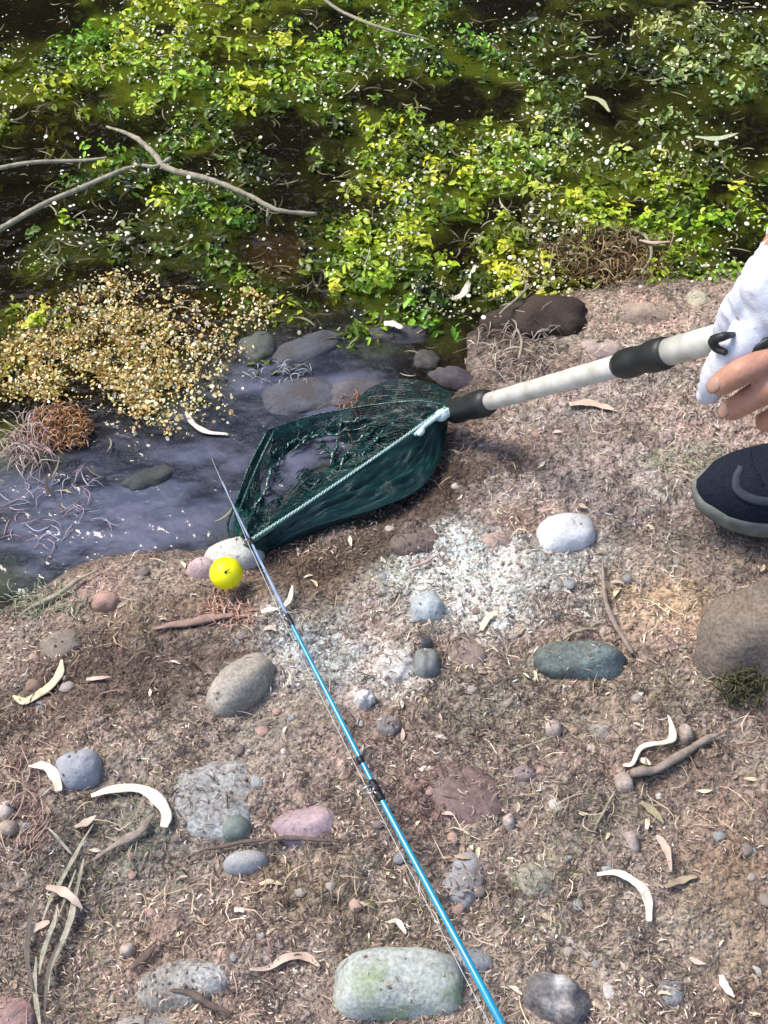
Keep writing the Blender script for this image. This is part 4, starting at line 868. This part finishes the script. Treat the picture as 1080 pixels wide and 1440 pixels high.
# netting
def edge(pts):
    q = [np.array(P(a, b, c)) for a, b, c in pts]
    arr = catmull(q, 200); return lambda t: np.stack([np.interp(t, np.linspace(0, 1, 200), arr[:, i]) for i in range(3)], -1)
def netting(name, eA, eB, Nu, Nv, zfun, warp, seed, r=.00042, onto_ground=False):
    v = []; f = []; off = 0; V = []; Fc = []
    def lay(u, w, seed=seed):
        u2 = np.clip(u + warp * (fbm(u * 1.0, w * .5, .12, 3, seed) - .5) * np.sin(math.pi * np.clip(u, 0, 1)), 0, 1)
        w2 = np.clip(w + warp * (fbm(u * 1.0, w * .5, .15, 3, seed + 9) - .5) * np.sin(math.pi * np.clip(w, 0, 1)), 0, 1)
        p = eA(u2) * (1 - w2)[..., None] + eB(u2) * w2[..., None]
        p[..., 2] += zfun(u2, w2)
        if onto_ground: p[..., 2] = np.maximum(p[..., 2], H(p[..., 0], p[..., 1]) + .002 + .004 * fbm(p[..., 0], p[..., 1], .02, 2, seed))
        return p
    for dirn in (0, 1):
        nl, npt = (Nu, Nv * 1) if dirn == 0 else (Nv, Nu * 1)
        a = np.repeat(np.linspace(0, 1, nl)[:, None], npt, 1); b = np.repeat(np.linspace(0, 1, npt)[None], nl, 0)
        p = lay(a, b) if dirn == 0 else lay(b, a)
        T = np.gradient(p, axis=1); T /= np.linalg.norm(T, axis=2, keepdims=True) + 1e-9
        s1 = np.cross(T, [0.1, .2, 1.0]); s1 /= np.linalg.norm(s1, axis=2, keepdims=True) + 1e-9; s2 = np.cross(s1, T)
        rings = np.stack([p + r * (math.cos(k * 2.094) * s1 + math.sin(k * 2.094) * s2) for k in range(3)], 2)
        V.append(rings.reshape(-1, 3)); base = off + (np.arange(nl)[:, None] * npt + np.arange(npt - 1)[None]) * 3
        for k in range(3):
            k2 = (k + 1) % 3; Fc.append(np.stack([base + k, base + k2, base + 3 + k2, base + 3 + k], -1).reshape(-1, 4))
        off += nl * npt * 3
    o = link(name, mesh_np(name, np.concatenate(V), np.concatenate(Fc)), net_m, net); return tag(o, kind='stuff')
eA = edge([(626, 580, .060), (560, 624, .056), (490, 672, .052), (420, 720, .046), (354, 765, .038)])
eOut = edge([(630, 590, .034), (618, 645, .036), (588, 688, .036), (530, 714, .034), (450, 738, .028), (400, 758, .022), (360, 778, .018)])
for k in range(4):
    kk = 1 - .05 * k
    netting('net_bag', eA, (lambda t, kk=kk: eA(t) * (1 - kk) + eOut(t) * kk), 118 - 7 * k, 50 - 4 * k,
            (lambda u, w, k=k: -.010 * np.sin(math.pi * w) * k * .5 - .004 * k + .012 * np.sin(math.pi * w) * (fbm(u, w * .5, .08, 2, 7 + k) - .5)), .10, 500 + k, r=.00050, onto_ground=True)
eBack = edge([(632, 566, .056), (590, 560, .040), (520, 568, .020), (440, 584, .012), (378, 606, .016), (350, 658, .010), (332, 706, .008), (330, 756, .018)])
def sinkz(u, w): return -(.026 + .022 * np.clip(u, 0, 1)) * np.sin(math.pi * w) ** .9 * np.sin(math.pi * np.clip(u * .9 + .1, 0, 1)) ** .5 + .030 * (fbm(u, w * .4, .07, 3, 17) - .5) * np.sin(math.pi * w)
for k in range(3):
    netting('net_bag', eA, eBack, 120 - 12 * k, 72 - 8 * k, (lambda u, w, k=k: sinkz(u + .07 * k, w)), .60, 600 + k, r=.00044)
eUp = edge([(634, 552, .040), (602, 538, .022), (560, 534, .012), (520, 546, .008), (500, 568, .010)])
netting('net_bag', edge([(632, 566, .056), (600, 572, .046), (560, 566, .03), (520, 570, .026), (496, 574, .02)]), eUp, 38, 16, lambda u, w: .002 * np.sin(math.pi * w), .3, 650, r=.00034)
# wet bunched folds
r = np.random.default_rng(5); 
def fold(pts, w, n=26, jit=.003, seed=0):
    q = catmull([P(*p) for p in pts], n); rr = np.random.default_rng(seed); q[:, :2] += np.cumsum(rr.normal(0, jit * .35, (n, 2)), 0) * .35; q[:, 2] += rr.normal(0, jit * .3, n)
    MB().tube(q, prof([w * .3, w, w * 1.3, w, w * .3], n), prof([w * .2, w * .5, w * .6, w * .5, w * .2], n), ns=7, rough=.35, seed=seed).build('net_fold', fold_m, net)
for i in range(18):
    t = r.random(); x0 = 390 + 220 * t; y0 = 598 - 22 * t + r.uniform(0, 34 + 20 * t); L = r.uniform(18, 46); an = math.radians(r.uniform(15, 80))
    fold([(x0, y0, .006), (x0 - L * .5 * math.cos(an), y0 + L * .5 * math.sin(an), .007), (x0 - L * math.cos(an), y0 + L * math.sin(an) + r.uniform(-6, 6), .004)], r.uniform(.0010, .0022), 14, .006, i)
for i, pts in enumerate([[(470, 690, .004), (430, 700, .006), (405, 720, .006), (396, 745, .006)], [(510, 660, .004), (470, 672, .006), (430, 690, .004)], [(560, 640, .006), (510, 652, .008), (470, 646, .004)],
                         [(400, 640, .003), (380, 660, .006), (366, 690, .005), (352, 720, .005)], [(455, 600, .010), (500, 590, .012), (545, 592, .012), (590, 590, .02)], [(410, 618, .006), (460, 608, .010), (510, 604, .008)]]):
    fold(pts, .0017, 24, .008, 50 + i)

# ------------------------------------------------------------------ fishing rod
blue = simple('turquoise_rod_lacquer', (.006, .22, .42), .25, .2, 60, 0, spec=.6, col2=(.010, .34, .52), coat=.5)
tipm = simple('pale_blue_rod_tip', (.14, .24, .42), .35, .2, 120, 0, col2=(.32, .40, .56))
wrapm = simple('black_thread_wrap', (.012, .014, .018), .4, .3, 200, .3)
steel = simple('guide_steel', (.45, .46, .48), .3, .1, 100, 0, metallic=1.0)
linem = simple('clear_fishing_line', (.45, .50, .52), .3, .1, 100, 0)
cork = simple('cork_grip', (.42, .28, .16), .8, .3, 200, .6)
R0 = np.array(P(312, 678, .040)); R1 = np.array(P(353, 762, .054)); R2 = np.array(P(405, 868, .068)); R3 = np.array(P(530, 1112, .078)); R4 = np.array(P(705, 1440, .082))
d4 = (R4 - R3) / np.linalg.norm(R4 - R3); R5 = R4 + d4 * .55; R5[2] = .055
rod = empty('fishing_rod', Vector(R2.tolist()), 'turquoise fishing rod lying from the bottom edge up to the net corner', 'fishing rod')
q = catmull([R2, (R2 + R3) / 2, R3, (R3 + R4) / 2, R4, (R4 + R5) / 2, R5], 90)
MB().tube(q, prof([.0018, .0021, .0024, .0028, .0036, .0044], 90), ns=14).build('rod_blank', blue, rod)
q2 = catmull([R0, R1, R2], 30); MB().tube(q2, prof([.0005, .0009, .0013, .0017], 30), ns=10).build('rod_tip', tipm, rod)
Cg = R5 + d4 * .14; MB().tube(np.array([R5 - d4 * .02, R5, R5 + d4 * .07, Cg]), [.008, .011, .0115, .010], ns=16).build('grip', cork, rod)
def wrap(c, l, rad, parent=rod):
    return MB().tube(np.array([c - d4 * l, c - d4 * l * .8, c, c + d4 * l * .8, c + d4 * l]), [rad * .8, rad, rad * 1.05, rad, rad * .8], ns=12).build('thread_wrap', wrapm, parent)
def ring(c, rr, rad, up=.010):
    gd = bpy.data.objects.new('line_guide', None)
    side = np.cross(d4, [0, 0, 1.0]); side /= np.linalg.norm(side); cc = c + np.array([0, 0, 1.0]) * up * .6 + side * up * .6
    th = np.linspace(0, 2 * math.pi, 19); upv = np.cross(side, d4)
    pts = np.array([cc + rr * (math.cos(t) * side + math.sin(t) * upv) for t in th])
    mb = MB().tube(pts, rad, ns=6, up=d4)
    o = mb.build('line_guide', steel, rod)
    mb = MB().tube(np.array([c - d4 * .008, cc - side * rr * .7 - upv * rr * .7]), rad * .8, ns=6); mb.build('foot', steel, o)
    mb = MB().tube(np.array([c + d4 * .008, cc - side * rr * .7 - upv * rr * .7]), rad * .8, ns=6); mb.build('foot', steel, o)
    return cc
wrap(R2 + d4 * .004, .007, .0024); c1 = ring(R2, .0042, .0006)
wrap(R3, .010, .0034); wrap(R3 - d4 * .030, .003, .0030); c2 = ring(R3, .0070, .0008, .013)
wrap(np.array(R1), .004, .0022); c0 = ring(R1, .0028, .0005, .006)
c3 = ring(R4 + d4 * .16, .011, .001, .018); wrap(R4 + d4 * .16, .014, .0054)
ql = np.array([R0 + np.array([.001, 0, .001]), c0, c1, c2, c3]); q = np.concatenate([np.linspace(ql[i], ql[i + 1], 8)[:-1] for i in range(4)] + [ql[-1:]])
MB().tube(q, .00030, ns=5).build('fishing_line', linem, rod)
o = MB().tube(catmull([R0, P(306, 664, .03), P(300, 650, .012), P(296, 640, -.01)], 14), .0003, ns=5).build('leader_line', linem, rod)

# ------------------------------------------------------------------ yellow float
yel = simple('fluorescent_yellow_foam', (.86, .80, .005), .45, .03, 60, .1, 400, spec=.4, col2=(.90, .84, .01))
g = G(320, 800); fc = P(318, 806, g.z + .034)
fl = empty('fishing_float', fc, 'bright yellow ball float with a small dark peg, in front of the whitish stone', 'float')
v, f = ICO[4]; vv = v.copy(); vv[:, 2] *= .96
me = mesh_np('float_ball', vv * .0152 + np.array(fc), f); link('float_ball', me, yel, fl)
dirc = (Vector((0, 0, CAMZ)) - fc).normalized(); base = np.array(fc + dirc * .0145 + Vector((-.0006, .001, 0)))
MB().tube(np.array([base - np.array(dirc) * .004, base + np.array(dirc) * .0010, base + np.array(dirc) * .0022]), [.0013, .0013, .0006], ns=10).build('peg', wrapm, fl)
MB().tube(np.array([base, base + np.array([.0015, .0005, .0025]), base + np.array([.004, .0008, .003])]), .0004, ns=5).build('line_stub', wrapm, fl)

# ------------------------------------------------------------------ crouching person
def capsule(mb, a, b, ra, rb, ns=14):
    a, b = np.array(a, float), np.array(b, float); ax = b - a; L = np.linalg.norm(ax); ax = ax / (L + 1e-9)
    pts = []; rad = []
    for t in np.linspace(-math.pi / 2 * .92, 0, 5): pts.append(a + ax * ra * math.sin(t)); rad.append(ra * math.cos(t))
    for t in np.linspace(0, math.pi / 2 * .92, 5): pts.append(b + ax * rb * math.sin(t)); rad.append(rb * math.cos(t))
    up = (0, 0, 1) if abs(ax[2]) < .9 else (1, 0, 0)
    pts = np.array(pts); rad = np.array(rad); T = ax
    s1 = np.cross(T, up); s1 /= np.linalg.norm(s1); s2 = np.cross(s1, T); v = []
    for p, q_ in zip(pts, rad):
        for k in range(ns):
            th = 2 * math.pi * k / ns; v.append(p + q_ * (math.cos(th) * s1 + math.sin(th) * s2))
    f = []
    for i in range(len(pts) - 1):
        for k in range(ns): f.append((i * ns + k, i * ns + (k + 1) % ns, (i + 1) * ns + (k + 1) % ns, (i + 1) * ns + k))
    f.append(tuple(range(ns))[::-1]); f.append(tuple((len(pts) - 1) * ns + k for k in range(ns)))
    mb.add(v, f)
def chain(mb, pts, rad):
    for i in range(len(pts) - 1): capsule(mb, pts[i], pts[i + 1], rad[i], rad[i + 1])
def fused(name, mb, vox, mat, parent, sm=4, wrinkle=0.0, wscale=30):
    me = mesh_py('tmp', mb.v, mb.f); o = bpy.data.objects.new('tmp', me); S.collection.objects.link(o)
    m = o.modifiers.new('r', 'REMESH'); m.mode = 'VOXEL'; m.voxel_size = vox
    m = o.modifiers.new('s', 'SMOOTH'); m.factor = .5; m.iterations = sm
    dg = bpy.context.evaluated_depsgraph_get(); me2 = bpy.data.meshes.new_from_object(o.evaluated_get(dg)); bpy.data.objects.remove(o)
    if wrinkle:
        n = len(me2.vertices); co = np.empty(n * 3, np.float32); no = np.empty(n * 3, np.float32)
        me2.vertices.foreach_get('co', co); me2.vertices.foreach_get('normal', no); co = co.reshape(-1, 3); no = no.reshape(-1, 3)
        d = np.abs(fbm(co[:, 0] * .8 + co[:, 2] * .9, co[:, 1] - co[:, 2] * .35, 1 / wscale, 3, 801) - .5) * 2
        co += no * ((.5 - d) * wrinkle)[:, None]; me2.vertices.foreach_set('co', co.ravel()); me2.update()
    me2.materials.clear(); return link(name, me2, mat, parent)
def skin_mat():
    m = simple('skin', (.36, .175, .12), .55, .12, 70, .6, 300, col2=(.50, .27, .19), dist=.0009)
    b = m.node_tree.nodes['Principled BSDF']; b.inputs['Subsurface Weight'].default_value = .12; b.inputs['Subsurface Radius'].default_value = (.012, .004, .002); b.inputs['Subsurface Scale'].default_value = .5
    return m
skin = skin_mat()
shirt = simple('pale_blue_white_cloth', (.48, .56, .66), .85, .05, 25, .6, 900, col2=(.60, .66, .74), dist=.0005)
glovem = simple('white_glove_cloth', (.54, .57, .66), .85, .05, 40, .7, 700, col2=(.68, .69, .76), dist=.0006)
trous = simple('dark_trousers_cloth', (.04, .045, .055), .85, .2, 40, .5, 800)
navy = simple('navy_knit', (.008, .010, .022), .9, .3, 500, .9, 1300, col2=(.020, .026, .042), dist=.0012, spec=.15)
solem = simple('grey_rubber_sole', (.12, .125, .11), .75, .25, 60, .5, 400, col2=(.23, .25, .22))
stripem = simple('grey_trim', (.035, .043, .060), .7, .15, 200, .5, 800)
hair = simple('dark_hair', (.012, .010, .009), .5, .3, 300, .8, 900)
person = empty('person', P(1250, 700, .05), 'crouching person in pale blue-white sleeves and one white glove gripping the net pole', 'person')
gz = .062
footL = Vector((0, 0, 0)); tl = P(972, 716, gz); yaw = .10
pel = (.72, .93, .29); chest = (.66, .90, .60); neck = (.60, .88, .74); head = (.54, .87, .86)
shL, shR = (.60, .74, .68), (.61, 1.05, .68)
kL, kR = (.46, .80, .50), (.52, 1.10, .50)
aL = (tl.x + .215, tl.y + .02, .15); aR = (.68, 1.10, .15)
def Q(px, py, z): return np.array(P(px, py, z))
elL, elR = np.array((.52, .62, .42)), np.array((.47, .93, .52))
wL = Q(1185, 520, .37); wR = Q(1122, 372, .44)
mb = MB()
chain(mb, [pel, (.71, .92, .42), chest, (.62, .89, .69), neck], [.135, .12, .14, .10, .058]); chain(mb, [neck, head], [.055, .06])
capsule(mb, (.54, .87, .86), (.545, .87, .90), .088, .092); capsule(mb, (.485, .87, .825), (.53, .87, .84), .045, .07); capsule(mb, (.448, .87, .872), (.46, .87, .855), .010, .016)
for sy in (-1, 1): capsule(mb, (.555, .87 + sy * .092, .875), (.56, .87 + sy * .094, .855), .012, .010); capsule(mb, (.456, .87 + sy * .034, .895), (.458, .87 + sy * .036, .895), .012, .012)
for a, b, c in ((shL, elL, wL), (shR, elR, wR)):
    capsule(mb, chest, a, .11, .062); capsule(mb, a, b, .054, .042); capsule(mb, b, c, .042, .029)
for s_, k_, a_ in ((-.09, kL, aL), (.09, kR, aR)):
    hp = (pel[0], pel[1] + s_, pel[2]); capsule(mb, pel, hp, .12, .11); capsule(mb, hp, k_, .088, .062); capsule(mb, k_, a_, .058, .038); capsule(mb, a_, (a_[0] - .08, a_[1], .10), .034, .026)
# bare left hand: palm, four curled fingers, thumb
palm = [Q(1118, 494, .375), Q(1126, 524, .372), Q(1132, 556, .364), Q(1134, 590, .354)]
for p_ in palm: capsule(mb, wL, p_, .024, .0135)
fing = [([Q(1118, 490, .384), Q(1076, 508, .396), Q(1040, 524, .392), Q(1014, 540, .380)], [.0118, .0100, .0096, .0086]),
        ([Q(1126, 530, .372), Q(1086, 544, .382), Q(1056, 560, .370), Q(1030, 576, .354)], [.0116, .0098, .0093, .0082]),
        ([Q(1130, 562, .360), Q(1108, 576, .368), Q(1090, 588, .354), Q(1076, 594, .338)], [.0112, .0092, .0086, .0074]),
        ([Q(1132, 590, .350), Q(1120, 604, .356), Q(1108, 614, .342), Q(1100, 618, .330)], [.0100, .0082, .0076, .0066])]
for pts, rd in fing: chain(mb, pts, rd)
chain(mb, [Q(1150, 505, .38), Q(1118, 476, .392), Q(1090, 474, .396), Q(1066, 488, .394)], [.016, .0120, .0108, .0090])
chain(mb, [wR, Q(1070, 430, .41)], [.026, .022])
fused('body', mb, .0024, skin, person, 2)
# nails on the two visible fingers
nail = simple('fingernail', (.44, .26, .20), .4, .05, 60, 0)
def nail_at(a, b, rad, up=(0, -.35, 1)):
    a, b = np.array(a), np.array(b); ax = (b - a) / np.linalg.norm(b - a); u_ = np.array(up, float); u_ -= ax * (u_ @ ax); u_ /= np.linalg.norm(u_)
    q_ = np.array([b + ax * t + u_ * (rad * .90 - max(0, t) * .28) for t in np.linspace(-.004, .0075, 8)])
    return MB().tube(q_, prof([.0030, .0052, .0056, .0055, .0040], 8) * rad / .0088, .0010, ns=10, curl=-.22, up=u_).build('fingernail', nail, person)
for pts, rd in fing[:3]: nail_at(pts[2], pts[3], rd[3])
# clothing
mb = MB()
chain(mb, [(.73, .93, .33), (.71, .92, .42), chest, (.62, .89, .69), (.605, .88, .725)], [.150, .145, .160, .115, .075])
for a, b, c, t in ((shL, elL, wL, .80), (shR, elR, wR, .93)):
    c2 = np.array(b) + (np.array(c) - np.array(b)) * t
    capsule(mb, chest, a, .125, .078); capsule(mb, a, b, .070, .056); capsule(mb, b, c2, .050, .030)
fused('shirt', mb, .005, shirt, person, 2, .014, 34)
mb = MB()
for s_, k_, a_ in ((-.09, kL, aL), (.09, kR, aR)):
    hp = (pel[0], pel[1] + s_, pel[2]); capsule(mb, pel, hp, .14, .13); capsule(mb, hp, k_, .104, .078); capsule(mb, k_, (a_[0] + .01, a_[1], a_[2] + .03), .074, .058)
fused('trousers', mb, .006, trous, person, 3, .010, 22)
mb = MB(); capsule(mb, (.558, .87, .895), (.600, .87, .89), .104, .104); fused('hair', mb, .005, hair, person, 2, .005, 120)
mb = MB()
chain(mb, [wR, Q(1094, 405, .43), Q(1078, 440, .41)], [.026, .025, .021])
chain(mb, [Q(1094, 385, .44), Q(1062, 408, .43), Q(1038, 438, .405), Q(1024, 464, .385)], [.020, .0110, .0105, .0085])       # thumb
chain(mb, [Q(1085, 430, .42), Q(1066, 464, .405), Q(1036, 490, .395), Q(1012, 522, .375), Q(994, 556, .350)], [.019, .0135, .0115, .0098, .0062])   # index
chain(mb, [Q(1090, 436, .42), Q(1082, 462, .405), Q(1066, 484, .390), Q(1050, 498, .370)], [.018, .0120, .0100, .0080])
chain(mb, [Q(1108, 440, .42), Q(1108, 470, .400), Q(1098, 484, .380), Q(1084, 490, .355)], [.018, .0125, .0105, .0085])
chain(mb, [Q(1128, 436, .42), Q(1134, 462, .398), Q(1128, 482, .375), Q(1116, 486, .35)], [.016, .0115, .0098, .0080])
fused('glove', mb, .0024, glovem, person, 2, .006, 75)
mb = MB(); mb.tube(catmull([Q(1033, 470, .408), Q(1018, 473, .412), Q(1003, 479, .405), Q(1008, 490, .400), Q(1021, 496, .402)], 24), prof([.0018, .0030, .0036, .0030, .0022], 24), ns=8)
mb.build('glove_strap', black_rub, person)
MB().tube(catmull([Q(1046, 508, .392), Q(1060, 492, .402), Q(1078, 480, .408), Q(1104, 466, .41)], 20), prof([.0014, .0028, .0032, .003], 20), ns=8).build('glove_strap', black_rub, person)
# shoes
def shoe(tip, yaw):
    cs, sn = math.cos(yaw), math.sin(yaw)
    def Wd(p): return np.array([tip[0] + p[0] * cs - p[1] * sn, tip[1] + p[0] * sn + p[1] * cs, tip[2] + p[2]])
    XX = [0, .006, .018, .04, .07, .11, .16, .21, .25, .275, .283]
    HW = [.006, .019, .030, .038, .042, .042, .037, .034, .034, .026, .012]; TZ = [.030, .038, .048, .057, .062, .070, .090, .108, .112, .105, .080]
    xs_ = np.linspace(0, .283, 40); xs_[1] = .003; hw = np.interp(xs_, XX, HW); tz = np.interp(xs_, XX, TZ)
    for a_ in (hw, tz): a_[1:-1] = (a_[:-2] + 2 * a_[1:-1] + a_[2:]) / 4
    def sp(x, ph, off=0.0):
        h_ = np.interp(x, xs_, hw) + off; t_ = np.interp(x, xs_, tz) + off; c, s_ = math.cos(ph), math.sin(ph)
        return Wd((x, h_ * math.copysign(abs(c) ** .85, c), .018 + (t_ - .018) * max(s_, 0) ** .9))
    ns = 28; v = [sp(x, 2 * math.pi * k / ns) for x in xs_ for k in range(ns)]; f = []
    for i in range(len(xs_) - 1):
        for k in range(ns): f.append((i * ns + k, i * ns + (k + 1) % ns, (i + 1) * ns + (k + 1) % ns, (i + 1) * ns + k))
    f.append(tuple(range(ns))[::-1]); f.append(tuple((len(xs_) - 1) * ns + k for k in range(ns)))
    up = link('shoe', mesh_py('shoe', v, f), navy, person)
    # sole
    out = [(x, -h * 1.02 - .0005) for x, h in zip(xs_, hw)] + [(x, h * 1.02 + .0005) for x, h in zip(xs_[::-1], hw[::-1])]
    out = [(x - .0015 if x < .02 else x, y_) for x, y_ in out]; n = len(out); zs = [(.0, .94), (.003, .99), (.012, 1.0), (.019, 1.0), (.023, .96)]
    v = [Wd((.14 + (x - .14) * s_, y_ * s_, z_ + (.010 * max(0, (.05 - x) / .05) if z_ < .02 else .004 * max(0, (.05 - x) / .05)))) for z_, s_ in zs for x, y_ in out]; f = []
    for i in range(len(zs) - 1):
        for k in range(n): f.append((i * n + k, i * n + (k + 1) % n, (i + 1) * n + (k + 1) % n, (i + 1) * n + k))
    f.append(tuple(range(n))[::-1]); f.append(tuple((len(zs) - 1) * n + k for k in range(n)))
    o = link('sole', mesh_py('sole', v, f), solem, up)
    for sg in (1,):
        ph = [268 - 180, 100, 120, 136, 143, 145, 145, 145]; ph = [180 + 180 - a_ if 0 else a_ for a_ in ph]; xx = [.036, .030, .029, .040, .062, .10, .15, .22]
        pp = catmull([(a_, b_, 0) for a_, b_ in zip(xx, ph)], 50); q_ = np.array([sp(a_[0], math.radians(a_[1]), .0006) for a_ in pp]); q3 = np.array([sp(a_[0], math.radians(a_[1]), .02) for a_ in pp])
        nrm = q3 - q_; nrm /= np.linalg.norm(nrm, axis=1)[:, None]
        MB().tube(q_, prof([.003, .0042, .0042, .004, .004], 50), .0012, ns=8, up=nrm).build('trim', stripem, up)
    for xx, ph in (([.050, .046, .050], [60, 90, 118]), ([.100, .094, .100], [55, 90, 125])):
        pp = catmull([(a_, b_, 0) for a_, b_ in zip(xx, ph)], 24); q_ = np.array([sp(a_[0], math.radians(a_[1]), .0003) for a_ in pp])
        MB().tube(q_, .0011, .0007, ns=6).build('seam', navy, up)
    return up
shoe((tl.x, tl.y, gz), yaw)
shoe((.50, 1.09, .060), .05)
#@@END@@
